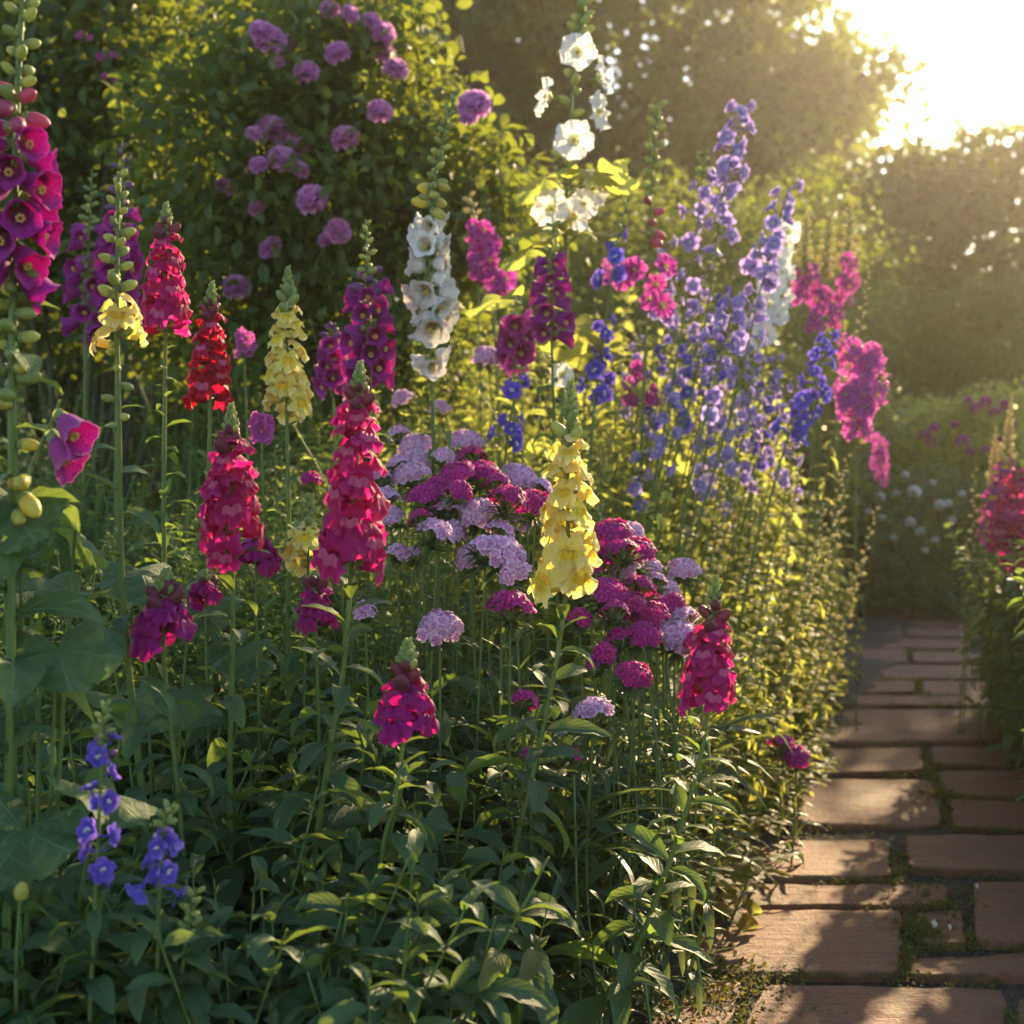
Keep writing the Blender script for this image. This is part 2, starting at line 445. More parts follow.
def snap_flower(seed):
    r0 = np.random.default_rng(seed); ph = r0.random(6) * 6.28
    op = 0.85 + 0.3 * r0.random()
    Lt = 0.023
    def rim(a): return 0.0088 * np.cos(a), Lt, 0.0082 * np.sin(a)
    def tube_(u, v):
        a = u * 2 * math.pi
        r = np.interp(v, [0, .15, .6, 1], [.0036, .0056, .0068, .0085])
        return r * np.cos(a) * 1.03, Lt * v, r * np.sin(a) * .97 - .0018 * np.sin(v * 3.1)
    def upper(u, v):
        a = R(2) + u * R(176)
        x0, y0, z0 = rim(a)
        n2 = np.exp(-((u - .5) / .055) ** 2); n1 = np.exp(-(u / .10) ** 2) + np.exp(-((1 - u) / .10) ** 2)
        L = 0.0240 * (1 - .55 * n2 - .55 * n1)
        b0, b1 = R(25), R(150) * op
        ang = b0 + (b1 - b0) * v * .9
        up = L * v * np.sin(ang * .75); fw = L * v * np.cos(ang)
        side = (u - .5) * -2
        x = x0 * (1 + .25 * v) + side * .014 * v * (1 - .3 * v)
        ruf = v * v * (.0036 * np.sin(u * 15 + ph[0]) + .0026 * np.sin(u * 27 + ph[1]))
        return x + ruf * .5, y0 + fw + ruf + .004 * v * np.abs(side) ** 2, z0 + up * (1 - .35 * np.abs(side) ** 2) + ruf * .4
    def lower(u, v):
        a = R(182) + u * R(176)
        x0, y0, z0 = rim(a)
        notch = np.exp(-((u - .34) / .045) ** 2) + np.exp(-((u - .66) / .045) ** 2); n1 = np.exp(-(u / .08) ** 2) + np.exp(-((1 - u) / .08) ** 2)
        L = 0.0165 * (1 - .48 * notch - .5 * n1)
        side = (u - .5) * 2
        hump = np.exp(-((v - .26) / .17) ** 2) * np.clip(1 - side ** 2 * .8, 0, 1) * (1 - .25 * np.exp(-(side / .16) ** 2))
        ang = R(5) + R(78) * op * np.clip(v - .12, 0, 1)
        fw = L * v * np.cos(ang) * .9; dn = L * v * np.sin(ang * .8)
        x = x0 * (1 + .2 * v) + side * .0125 * v
        ruf = v * v * (.0034 * np.sin(u * 19 + ph[2]) + .0024 * np.sin(u * 31 + ph[3]))
        return x, y0 + fw + .0045 * hump + ruf, z0 - dn + .0150 * hump + ruf * .5 + .003 * v * side ** 2
    calyx = grid(lambda u, v: ((0.0046 + 0.002 * v) * np.cos(u * 6.283), -0.001 + 0.009 * v + 0.0025 * v * np.sin(5 * u * 6.283), (0.0046 + 0.002 * v) * np.sin(u * 6.283)), 10, 3, True)
    up_, lo_ = grid(upper, 22, 9), grid(lower, 24, 11)
    vv = lo_[2][lo_[1]][:, :, 1].mean(1); uu = lo_[2][lo_[1]][:, :, 0].mean(1)
    lo_ = lo_ + (((vv < .42) & (np.abs(uu - .5) < .33)).astype(int),)
    up_[2][:, 1] = .35 + .65 * up_[2][:, 1]; lo_[2][:, 1] = .35 + .65 * lo_[2][:, 1]
    b = MB(); b.add(grid(tube_, 14, 5, True), 0); b.add(up_, 0); b.add(lo_, 0); b.add(calyx, 2)
    return b.tpl()
SNAP = [snap_flower(s) for s in range(4)]

def bell_flower(seed, L=0.046, r0=0.0045, r1=0.0150, r2=0.0205, lip=0.011, lobes=5, amp=0.16, stamens=True):
    q = np.random.default_rng(seed); ph = q.random(3) * 6.28
    def prof(v, a, off=0.0):
        r = np.interp(v, [0, .12, .35, .6, .78, .9, 1.0], [r0, r0 * 1.25, r1 * .78, r1 * .97, r1 * 1.05, (r1 + r2) / 2, r2]) - off
        low = np.clip(-np.sin(a), 0, 1)
        t = np.clip((v - 0.72) / 0.28, 0, 1)
        y = L * (v - 0.10 * t * t) + lip * low * t * t
        lobe = 1 + amp * t * t * (np.abs(np.cos(lobes * 0.5 * (a + math.pi / 2))) - 0.55)
        r = r * lobe
        y = y + 0.0018 * t * t * np.sin(9 * a + ph[0]) + 0.0010 * t * np.sin(16 * a + ph[1])
        return r * np.cos(a) * 1.06, y, r * np.sin(a)
    outer = grid(lambda u, v: prof(v, u * 6.2832), 24, 12, True)
    inner = grid(lambda u, v: prof(v * 0.995, u * 6.2832, 0.0005), 24, 10, True)
    calyx = grid(lambda u, v: ((r0 + 0.0035 * v + .001) * np.cos(u * 6.283), -0.002 + 0.013 * v + 0.005 * v * np.sin(5 * u * 6.283), (r0 + 0.0035 * v + .001) * np.sin(u * 6.283)), 15, 4, True)
    parts = [(outer, 0), (inner, 1), (calyx, 2)]
    if stamens:
        for k in range(6):
            a = k * 1.05
            parts.append((move(ellipsoid(0.0022, 0.0032, 0.0022, 6, 4), (0.0038 * math.cos(a), L * 0.66, -0.004 + 0.0038 * math.sin(a))), 3))
    return merge(*parts)
BELL = [bell_flower(s) for s in range(3)]
BELL_WIDE = [bell_flower(s + 5, 0.036, 0.005, 0.0165, 0.0275, 0.004, 5, 0.3) for s in range(3)]

def saucer_flower(seed, n=5, rad=0.046, cup=0.5, eye=0.0075):
    q = np.random.default_rng(seed)
    parts = []
    for k in range(n):
        a0 = k * 6.2832 / n + q.normal() * 0.06; ph = q.random(3) * 6.28; lift = 0.0012 * (k % 2) + q.normal() * 0.0006
        def fn(u, v, a0=a0, ph=ph, lift=lift):
            half = R(45) * (0.35 + 0.65 * np.clip(v * 1.6, 0, 1))
            t = (u - 0.5) * 2
            a = a0 + t * half
            rr = rad * v * (1 - 0.20 * np.abs(t) ** 2.2 + (0.05 * np.sin(t * 7 + ph[0]) + .025 * np.sin(t * 15 + ph[2])) * v)
            y = cup * rr * (1.15 - 0.75 * v) + 0.0062 * v * v * np.sin(t * 6 + ph[1]) + 0.0042 * v * v * np.sin(t * 11 + ph[2]) + lift + 0.0025 * t * v
            return rr * np.cos(a), y, rr * np.sin(a)
        parts.append((grid(fn, 12, 8), 0))
    parts.append((move(ellipsoid(eye * 0.55, eye * 1.1, eye * 0.55, 8, 6), (0, 0.001, 0)), 1))
    for k in range(14):
        v = q.normal(size=3) * eye * 0.45
        parts.append((move(ellipsoid(eye * .2, eye * .2, eye * .2, 5, 4), (v[0], eye * 1.1 + abs(v[1]), v[2])), 1))
    cal = grid(lambda u, v: ((0.003 + 0.012 * v) * np.cos(u * 6.283), -0.005 + 0.011 * v + 0.003 * v * np.sin(5 * u * 6.283), (0.003 + 0.012 * v) * np.sin(u * 6.283)), 15, 3, True)
    parts.append((cal, 2))
    return merge(*parts)
SAUCER = [saucer_flower(s, cup=c) for s, c in ((0, .35), (1, .6), (2, .9))]

def star_flower(seed, rad=0.0145, n=5):
    q = np.random.default_rng(seed); parts = []
    for layer, (nn, sc, up) in enumerate(((n, 1.0, 0.25), (n, 0.72, 0.55))):
        for k in range(nn):
            a0 = k * 6.2832 / nn + layer * 0.63 + q.normal() * .08; b = up + q.normal() * 0.12; ph = q.random() * 6
            def fn(u, v, a0=a0, b=b, sc=sc, ph=ph):
                t = (u - .5) * 2
                wd = rad * sc * 0.46 * np.sqrt(np.clip(np.sin(math.pi * np.clip(v * 0.86 + 0.08, 0, 1)), 0, 1))
                r = rad * sc * v; y = b * r + 0.12 * rad * np.sin(v * 3 + ph) + wd * 0.35 * t * t
                return r * np.cos(a0) - t * wd * np.sin(a0), y, r * np.sin(a0) + t * wd * np.cos(a0)
            parts.append((grid(fn, 3, 4), 0))
    for k in range(5):
        v = q.normal(size=3) * rad * 0.11
        parts.append((move(ellipsoid(rad * .11, rad * .16, rad * .11, 5, 4), (v[0], rad * .12 + abs(v[1]), v[2])), 1))
    spur = tube(curve([(0, 0, 0), (0, -rad * .5, rad * .1), (0, -rad * 1.1, -rad * .1)], 5), np.linspace(rad * .16, rad * .05, 5), 5)
    parts.append((spur, 0))
    return merge(*parts)
STAR = [star_flower(s) for s in range(3)]

def pink_floret(seed, rad=0.0108):
    q = np.random.default_rng(seed); ph = q.random(2) * 6.28
    def fn(u, v):
        a = u * 6.2832
        edge = 1 - 0.28 * (1 - np.abs(np.cos(2.5 * a)) ** 0.45) * np.clip((v - .35) / .65, 0, 1) + 0.05 * np.sin(22 * a + ph[0]) * v ** 3
        r = rad * v * edge + 0.0006
        y = 0.10 * r + 0.0011 * v * np.sin(5 * a + ph[1]) - 0.15 * rad * v ** 3 + 0.0004 * np.sin(13 * a) * v
        return r * np.cos(a), y, r * np.sin(a)
    d = grid(fn, 30, 4, True)
    t = tube([(0, -.012, 0), (0, -.006, 0), (0, 0.0002, 0)], [0.0016, .0019, .0014], 6)
    return merge((d, 0), (t, 1))
FLORET = [pink_floret(s) for s in range(3)]

def sweet_head(seed, n=42, Rh=0.036, dome=0.55):
    """domed head of small fringed florets, top towards +Z"""
    q = np.random.default_rng(seed); b = MB()
    i = np.arange(n); r = np.sqrt((i + .5) / n); a = i * 2.39996 + q.normal(size=n) * .12
    r = r * (1 + q.normal(size=n) * .04)
    P = np.stack([Rh * r * np.cos(a), Rh * r * np.sin(a), Rh * dome * (1 - r ** 2.2) + q.normal(size=n) * .0018], 1)
    P[:, 1] *= 0.9
    D = unit(np.stack([r * np.cos(a) * .95, r * np.sin(a) * .95, 1.05 - 0.55 * r], 1) + q.normal(size=(n, 3)) * .14)
    for k in range(3):
        m = np.arange(n) % 3 == k
        b.scatter(FLORET[k], P[m], frames(D[m], q.random(m.sum()) * 6.28, up=(1, 0, 0.01)), 0.92 + q.random(m.sum()) * .22, rnd=q.random(m.sum()))
    head = b
    # green stalks and needle bracts below
    for k in range(0, n, 2):
        base = np.array([0, 0, -Rh * 0.9])
        head.add(tube(np.array([base, base * .4 + P[k] * .5 + (0, 0, -.006), P[k] - D[k] * .010]), [.0016, .0013, .0016], 4), 1, q.random())
    for k in range(22):
        aa = q.random() * 6.28; d = np.array([[math.cos(aa), math.sin(aa), 0.35 + q.random() * .6]])
        head.scatter(NARROW[k % 3], [[0, 0, -Rh * (.75 + .3 * q.random())]], frames(d), Rh * (1.0 + .5 * q.random()), 2)
    return head
SW = {}
for nm, pm in (('light', P_SW_LIGHT), ('dark', P_SW_DARK)):
    SW[nm] = [sweet_head(s, n, rh, dm).mesh('flower_head', [pm, BUD_G, L_GRASS]) for s, n, rh, dm in ((1, 46, .037, .55), (2, 34, .030, .65), (3, 56, .043, .45), (4, 20, .022, .7))]
FLAT = [sweet_head(9, 44, .040, .32).mesh('flower_head', [P_SW_DARK, BUD_G, L_GRASS])]
SW['dark'][2] = FLAT[0]

def rose_flower(seed, rad=0.042):
    q = np.random.default_rng(seed); b = MB()
    pet = grid(lambda u, v: ((u - .5) * 1.25 * np.sin(math.pi * np.clip(v * .62 + .16, 0, 1)), v * 0.98, 0.34 * ((u - .5) * 2) ** 2 * v - .30 * v * v + 0.05 * np.sin(u * 9) * v), 5, 5)
    for layer, (n, rr, tilt) in enumerate(((5, .25, 1.35), (7, .42, 1.12), (9, .58, .85), (11, .70, .55), (11, .72, .2), (9, .6, -.2))):
        for k in range(n):
            a = k * 6.2832 / n + layer * .5 + q.normal() * .12; t = tilt + q.normal() * .08
            d = np.array([[math.cos(a) * math.cos(t), math.sin(a) * math.cos(t), math.sin(t)]])
            p = np.array([[math.cos(a) * rr * .25, math.sin(a) * rr * .25, -.08 + 0.1 * t]]) * rad
            b.scatter(pet, p, frames(d, np.array([q.normal() * .15])), rad * (.80 + .22 * rr) * (1 + q.normal() * .06), 0)
    b.add(move(ellipsoid(rad * .25, rad * .3, rad * .25, 8, 5), (0, 0, -rad * .75), D=[[0, 0, 1]]), 1)
    return b
ROSE = [rose_flower(s) for s in range(3)]
BUDT = ellipsoid(0.0048, 0.0070, 0.0048, 8, 6, 0, .25)

# shared part meshes
def mk(tpls, mats, nm='flower'): return [MB().add(t).mesh(nm, mats) for t in tpls]
M_SNAP = {'magenta': mk(SNAP, [P_MAGENTA, P_PALATE_R, BUD_G]), 'red': mk(SNAP, [P_RED, P_PALATE_R, BUD_R]),
          'deep': mk(SNAP, [P_DEEP, P_DEEP, BUD_R]), 'yellow': mk(SNAP, [P_YELLOW, P_PALATE_Y, BUD_G]), 'pink': mk(SNAP, [P_PINK, P_PALATE_Y, BUD_G])}
M_BELL = {'purple': mk(BELL, [P_PURPLE, P_PURPLE_IN, BUD_G, EYE_Y]), 'magenta': mk(BELL, [P_FOX, P_PURPLE_IN, BUD_G, EYE_Y]),
          'white': mk(BELL_WIDE, [P_WHITE, P_WHITE_IN, BUD_G, EYE_Y]), 'orchid': mk(BELL_WIDE, [P_ORCHID, P_PURPLE_IN, BUD_G, EYE_Y]),
          'pink': mk(BELL_WIDE, [P_PINK, P_PINK, BUD_G, EYE_Y])}
M_BELL['violet'] = mk(BELL, [P_ORCHID, P_PURPLE_IN, BUD_G, EYE_Y])
M_SAUCER = {'white': mk(SAUCER, [P_WHITE, EYE_Y, BUD_G]), 'pink': mk(SAUCER, [P_PINK, EYE_Y, BUD_G]), 'orchid': mk(SAUCER, [P_ORCHID, EYE_Y, BUD_G])}
M_STAR = {'blue': mk(STAR, [P_BLUE, EYE_W]), 'violet': mk(STAR, [P_LILAC, EYE_W])}
M_ROSE = [r.mesh('rose', [P_ROSE, BUD_G]) for r in ROSE]
def bud_mesh(m): return MB().add(BUDT, 0).add(ellipsoid(.0040, .0026, .0040, 7, 4, -.001), 1).mesh('bud', [m, BUD_G])
M_BUD = {k: bud_mesh(v) for k, v in (('green', BUD_G), ('maroon', BUD_R), ('purple', BUD_P), ('pink', BUD_PK), ('yellow', BUD_Y), ('seed', SEED))}

# ------------------------------------------------------------------ plants with a flower spike
GA = 2.39996
def stem_curve(pix, Y, dY=0.0, n=40):
    """pix: (px, py) from tip to lowest point seen, at depth Y; grown on down to the soil"""
    P = [at(px, py, Y + dY * k / max(1, len(pix) - 1)) for k, (px, py) in enumerate(pix)]
    low = P[-1]
    slope = (P[-2] - P[-1]) / max(1e-3, abs(P[-2][2] - P[-1][2]))
    for _ in range(3):
        bz = bed_z(low[0], low[1])
    if low[2] > bz + 0.02:
        h = low[2] - bz
        P.append(np.array([low[0] - slope[0] * h * 0.6, low[1] - slope[1] * h * .6, bz - 0.01]))
    P = np.array(P[::-1])
    C = curve(P, n)
    return C

def spike(name, label, cat, group, pix, Y, dY=0.0, r=(0.0016, 0.0042), stem_mat=None, flowers=None, buds=None, tip=None, leaves=None, pods=None, seed=0):
    """flowers = (meshes, py_top, py_bot, n, s_top, s_bot, el_top, el_bot, azimuth centre or None, spread)"""
    q = np.random.default_rng(seed + 100)
    C = stem_curve(pix, Y, dY)
    base = C[0].copy()
    root = empty(name, base, label, cat, group)
    L = C - base
    rad = np.linspace(r[1], r[0], len(C))
    stem_b = MB().add(tube(L, rad, 8, 6.0))
    T = unit(np.gradient(C, axis=0))
    def on(py):
        z = at(0, py, Y)[2]
        f = np.interp(z, C[:, 2], np.arange(len(C)))
        i = int(min(len(C) - 2, f)); k = f - i
        return C[i] * (1 - k) + C[i + 1] * k - base, T[i], rad[i]
    def direction(T_, az, el):
        up = T_
        e1 = unit(np.cross(up, (0, 1, 0))); e2 = np.cross(up, e1)       # e1 right-ish, e2 toward the viewer or away
        h = math.cos(az) * np.array([1, 0, 0]) + math.sin(az) * np.array([0, 1, 0])
        h = unit(h - up * np.dot(h, up))
        return h * math.cos(el) + up * math.sin(el)
    if flowers:
        for fl in (flowers if isinstance(flowers, list) else [flowers]):
            ms, t0, t1, n, s0, s1, e0, e1, ac, spd = fl[:10]
            ped = fl[10] if len(fl) > 10 else None
            for k in range(n):
                f = (k + 0.5) / n
                py = t0 + (t1 - t0) * (f + q.normal() * 0.15 / n)
                p, tt, rr = on(py)
                az = k * GA + q.normal() * .2 if ac is None else R(ac) + (((k * 0.618) % 1) * 2 - 1) * R(spd)
                el = R(e0 + (e1 - e0) * f + q.normal() * 6)
                d = direction(tt, az, el)
                s = (s0 + (s1 - s0) * f) * (1 + q.normal() * .06)
                if ped:
                    ln = ped * (.45 + .9 * q.random()) * (.55 + .45 * f)
                    o = p + d * ln + np.array([0, 0, .2 * ln])
                    stem_b.add(tube(curve([p, p + d * ln * .5 + (0, 0, -.04 * ln), o - d * .004], 5), [.0011, .0009, .0008, .0008, .001], 5, 1))
                    d = unit(d + q.normal(size=3) * .35)
                    obj('flower', ms[q.integers(len(ms))], root, o, frames(d, np.array([q.random() * 6]))[0], s)
                    continue
                obj('flower', ms[q.integers(len(ms))], root, p + d * (rr + .003 * s), frames(d, np.array([q.normal() * .18]), up=tt)[0], s)
    if buds:
        for bd in (buds if isinstance(buds, list) else [buds]):
            m, t0, t1, n, s0, s1, e0, e1, ac, spd = bd[:10]
            ped = bd[10] if len(bd) > 10 else None
            for k in range(n):
                f = (k + .5) / n
                p, tt, rr = on(t0 + (t1 - t0) * f)
                az = k * GA + q.normal() * .2 if ac is None else R(ac) + (((k * 0.618) % 1) * 2 - 1) * R(spd)
                d = direction(tt, az, R(e0 + (e1 - e0) * f + q.normal() * 8))
                s = (s0 + (s1 - s0) * f) * (1 + q.normal() * .08)
                if ped:
                    ln = ped * (.4 + .9 * q.random()); o = p + d * ln
                    stem_b.add(tube(curve([p, p + d * ln * .5 + (0, 0, -.1 * ln), o], 5), .0008, 4, 1))
                    obj('bud', m, root, o, frames(d)[0], s); continue
                obj('bud', m, root, p + d * (rr + .002), frames(d)[0], s)
    if tip:
        mat, t0, t1, n, s0, s1 = tip
        b = MB()
        for k in range(n):
            f = (k + .5) / n
            p, tt, rr = on(t0 + (t1 - t0) * f)
            d = direction(tt, k * GA, R(72 - 32 * f))
            b.scatter(BUDT, [p + d * rr], frames(d), s0 + (s1 - s0) * f)
        p, tt, rr = on(t0)
        b.scatter(BUDT, [p - tt * .002], frames(tt), s0 * .9)
        obj('bud_tip', b.mesh('bud_tip', [mat]), root)
    if leaves:
        tp, mat, t0, t1, n, l0, l1, e0, e1 = leaves
        b = MB()
        for k in range(n):
            f = (k + .5) / n
            p, tt, rr = on(t0 + (t1 - t0) * f)
            d = direction(tt, k * GA + q.normal() * .3, R(e0 + (e1 - e0) * f + q.normal() * 12))
            b.scatter(tp[q.integers(len(tp))], [p + d * rr * .6], frames(d, np.array([q.normal() * .25])), (l0 + (l1 - l0) * f) * (1 + q.normal() * .15), 0, np.array([q.random()]))
        obj('foliage', b.mesh('foliage', [mat]), root)
    obj('stem', stem_b.mesh('stem', [stem_mat or STEM]), root)
    return root

# ================================================================== SETTING
def soil_mat():
    nd = N('soil')
    v = nd.obj_vec()
    a = nd.noise(9, 6, v); b = nd.noise(70, 4, v)
    c = nd.ramp(nd.math('MULTIPLY_ADD', a, 0.6, nd.math('MULTIPLY', b, .4)), [(0.3, rgb(.018, .013, .009)), (0.6, rgb(.050, .037, .025)), (0.8, rgb(.080, .062, .042))])
    p = nd.n('BsdfPrincipled'); nd.l(c, p.inputs['Base Color']); p.inputs['Roughness'].default_value = .95
    nd.l(nd.bump(nd.math('ADD', a, b), .9, .02), p.inputs['Normal']); nd.surf(p.outputs[0])
    return nd.m
SOIL = soil_mat()
def stone_mat():
    nd = N('paver_stone')
    v = nd.obj_vec()
    rn = nd.n('Attribute', attribute_name='rnd').outputs['Fac']
    a = nd.noise(5, 5, v); b = nd.noise(55, 6, v, .7); c0 = nd.noise(260, 4, v, .7)
    c = nd.mix(rn, rgb(.225, .076, .028), rgb(.285, .122, .054))
    c = nd.mix(nd.math('MULTIPLY', a, .7), c, rgb(.135, .056, .028))
    c = nd.mix(nd.math('SUBTRACT', nd.math('MULTIPLY', b, 2.2), .95, clamp=True), c, rgb(.310, .135, .062))
    mp = nd.n('Mapping'); mp.inputs['Scale'].default_value = (9, 60, 9); nd.l(v, mp.inputs[0])
    st = nd.noise(1.0, 5, mp.outputs[0], .65)
    c = nd.mix(nd.math('MULTIPLY', nd.math('SUBTRACT', st, .50, clamp=True), 2.6, clamp=True), c, rgb(.060, .034, .024))
    big = nd.noise(2.3, 4, v, .6)
    c = nd.mix(nd.math('MULTIPLY', nd.math('SUBTRACT', big, .50, clamp=True), 2.6, clamp=True), c, rgb(.075, .042, .030))
    gr = nd.math('MULTIPLY', nd.math('SUBTRACT', nd.noise(7.0, 6, v, .7), .60, clamp=True), 6.0, clamp=True)
    c = nd.mix(nd.math('MULTIPLY', gr, .6), c, rgb(.060, .066, .022))
    dk = nd.math('GREATER_THAN', nd.noise(95, 4, v, .65), .63)
    c = nd.mix(nd.math('MULTIPLY', dk, .7), c, rgb(.045, .035, .028))
    li = nd.math('MULTIPLY', nd.math('SUBTRACT', nd.noise(3.2, 5, v, .65), .55, clamp=True), 3.0, clamp=True)
    c = nd.mix(nd.math('MULTIPLY', li, .55), c, rgb(.075, .078, .040))
    p = nd.n('BsdfPrincipled'); nd.l(c, p.inputs['Base Color'])
    nd.l(nd.math('MULTIPLY_ADD', b, .35, .5), p.inputs['Roughness'])
    h = nd.math('ADD', nd.math('MULTIPLY', b, 1.0), nd.math('ADD', nd.math('MULTIPLY', c0, .35), nd.math('MULTIPLY', dk, -.6)))
    nd.l(nd.bump(nd.math('ADD', h, nd.math('MULTIPLY', st, .9)), .9, .012), p.inputs['Normal']); nd.surf(p.outputs[0])
    return nd.m
STONE = stone_mat()
MOSS = leaf_mat('moss', (0.040, 0.060, 0.012), (0.095, 0.110, 0.020), (0.40, 0.38, 0.04), .35, .7, .2, 2)

# ground: one sheet, mounded where the beds are
gx = np.concatenate([np.linspace(-28, -3, 14), np.linspace(-2.8, 4.0, 69), np.linspace(5, 28, 14)])
gy = np.concatenate([np.linspace(-8, 0.6, 8), np.linspace(0.8, 9.0, 83), np.linspace(10, 44, 16)])
GX, GY = np.meshgrid(gx, gy)
gv = np.array([[x, y, (bed_z(x, y) if y < 9.5 and -4 < x < 6 else 0.05) - 0.002 + 0.010 * math.sin(x * 9.1 + math.sin(y * 7)) * math.sin(y * 8.3)
               * (0.3 if path_left(y) < x < path_right(y) else 1)] for x, y in zip(GX.ravel(), GY.ravel())])
n = len(gx)
gq = np.array([(j * n + i, j * n + i + 1, (j + 1) * n + i + 1, (j + 1) * n + i) for j in range(len(gy) - 1) for i in range(n - 1)])
tag(obj('ground', MB().add((gv, gq, gv[:, :2] * .1)).mesh('ground', [SOIL])), None, None, None, 'structure')

# pavers: corners read off the photograph, laid on the ground
PAV = [  # (left-top, right-top, right-bottom, left-bottom) in photo pixels
    [(762, 992), (1008, 995), (1002, 1075), (716, 1075)],
    [(700, 914), (904, 915), (901, 982), (662, 978)],
    [(735, 891), (948, 892), (950, 911), (700, 910)],
    [(752, 842), (890, 839), (893, 886), (728, 887)],
    [(808, 784), (941, 782), (943, 830), (792, 831)],
    [(806, 751), (922, 750), (925, 777), (800, 779)],
    [(815, 712), (1010, 711), (1000, 746), (808, 747)],
    [(820, 699), (1000, 700), (1004, 708), (816, 708)],
    [(824, 683), (915, 683), (915, 697), (820, 697)], [(921, 683), (1000, 684), (1002, 698), (921, 697)],
    [(850, 667), (990, 668), (992, 681), (850, 681)],
    [(850, 653), (905, 653), (908, 665), (850, 665)], [(911, 653), (985, 654), (988, 666), (912, 665)],
    [(846, 641), (980, 641), (984, 651), (848, 651)],
    [(840, 630), (900, 630), (902, 639), (840, 639)], [(906, 630), (990, 630), (992, 639), (906, 639)],
    [(838, 622), (985, 622), (988, 628), (838, 628)], [(836, 614), (982, 614), (984, 620), (836, 620)],
    [(909, 957), (1036, 955), (1044, 986), (908, 982)],
    [(914, 916), (962, 914), (967, 951), (924, 950)],
    [(972, 886), (1060, 884), (1066, 953), (974, 950)],
    [(903, 839), (1050, 838), (1056, 879), (908, 875)],
    [(949, 805), (1036, 806), (1042, 834), (952, 832)],
    [(934, 773), (1030, 774), (1036, 802), (944, 801)],
    [(930, 749), (1015, 749), (1024, 770), (932, 769)],
    [(1016, 997), (1100, 997), (1110, 1080), (1012, 1078)], [(1070, 885), (1130, 885), (1150, 990), (1052, 990)],
    [(1052, 806), (1110, 806), (1124, 880), (1060, 880)], [(1040, 752), (1085, 752), (1096, 800), (1044, 800)],
    [(640, 988), (750, 990), (704, 1078), (560, 1076)],
]
pb = MB(); JOINT = []
for k, cs in enumerate(PAV):
    c = np.array([on_ground(*p) for p in cs])        # tl, tr, br, bl
    q = np.random.default_rng(k)
    nu, nv = 22, 12
    phs = q.random(8) * 6.28; tiltx, tilty, h0 = q.normal() * .003, q.normal() * .003, .012 + q.normal() * .002
    ctr = c.mean(0); sx = np.linalg.norm(c[1] - c[0]); sy = np.linalg.norm(c[3] - c[0])
    e = np.array([-.03, 0, .008 / max(sx, .05), .03 / max(sx, .05)])
    us = np.concatenate([[0, 0, .006], np.linspace(.03, .97, nu - 3), [.994, 1, 1]])
    vs = np.concatenate([[0, 0, .012], np.linspace(.05, .95, nv - 3), [.988, 1, 1]])
    U, Vv = np.meshgrid(us, vs)
    # rounded corners and a wandering edge
    a2 = (U - .5) * 2; b2 = (Vv - .5) * 2
    amt = np.maximum(np.abs(a2), np.abs(b2)) ** 8
    pos = (c[0] * ((1 - U) * (1 - Vv))[..., None] + c[1] * (U * (1 - Vv))[..., None] + c[2] * (U * Vv)[..., None] + c[3] * ((1 - U) * Vv)[..., None])
    corner = np.clip(np.abs(a2) + np.abs(b2) - 1.80, 0, 1) / .2
    jit = .0032 * (np.sin(pos[..., 0] * 41 + phs[0]) + np.sin(pos[..., 1] * 53 + phs[1]) + .9 * np.sin((pos[..., 0] - pos[..., 1]) * 117 + phs[2]) + .7 * np.sin(pos[..., 0] * 233 + pos[..., 1] * 190 + phs[5]))
    inward = ctr - pos; inward /= np.linalg.norm(inward, axis=-1, keepdims=True) + 1e-6
    pos = pos + inward * (amt * (np.abs(jit) + corner * min(sx, sy) * .045))[..., None]
    z = h0 + tiltx * a2 + tilty * b2 + .0012 * np.sin(pos[..., 0] * 30 + phs[3]) * np.sin(pos[..., 1] * 24 + phs[4])
    border0 = np.zeros_like(z, bool); border0[0] = border0[-1] = True; border0[:, 0] = border0[:, -1] = True
    border1 = np.zeros_like(z, bool); border1[1] = border1[-2] = True; border1[:, 1] = border1[:, -2] = True
    z = np.where(border0, -.02, np.where(border1, z - .006, z))
    n = len(us); m = len(vs)
    qd = np.array([(j * n + i, (j + 1) * n + i, (j + 1) * n + i + 1, j * n + i + 1) for j in range(m - 1) for i in range(n - 1)])
    pb.add((np.dstack([pos, z]).reshape(-1, 3), qd, np.dstack([U, Vv]).reshape(-1, 2)), 0, q.random())
    for a_, b_ in ((0, 1), (1, 2), (2, 3), (3, 0)): JOINT.append((c[a_], c[b_], ctr))
tag(obj('brick_path', pb.mesh('brick_path', [STONE])), None, None, None, 'structure')

# moss and crumbs of soil in the joints
mb = MB(); P_ = []; S_ = []
for a_, b_, ctr in JOINT:
    ln = np.linalg.norm(b_ - a_)
    if a_[1] > 6.0: continue
    cnt = int(ln * 800)
    dens = np.random.default_rng(int(ln * 1e5)).random() ** 1.2
    for _ in range(int(cnt * (.25 + dens))):
        t = rng.random(); p = a_ * (1 - t) + b_ * t
        p = p + (p - ctr) / np.linalg.norm(p - ctr) * abs(rng.normal()) * .012
        if math.sin(p[0] * 17 + 1) + math.sin(p[1] * 13) + .6 * math.sin(p[0] * 41 - p[1] * 37) < rng.normal() * .5 - .1: continue
        P_.append((p[0], p[1], .002 + rng.random() * .014)); S_.append(.006 + .010 * rng.random())
for cx, cy_, sp_, cnt in ((700, 985, .07, 900), (735, 1000, .04, 260), (945, 800, .03, 350), (920, 935, .03, 350), (935, 905, .05, 350), (680, 1010, .08, 700), (925, 700, .02, 60)):
    g = on_ground(cx, cy_)
    for _ in range(cnt):
        P_.append((g[0] + rng.normal() * sp_, g[1] + rng.normal() * sp_, .004 + .012 * rng.random())); S_.append(.006 + .012 * rng.random())
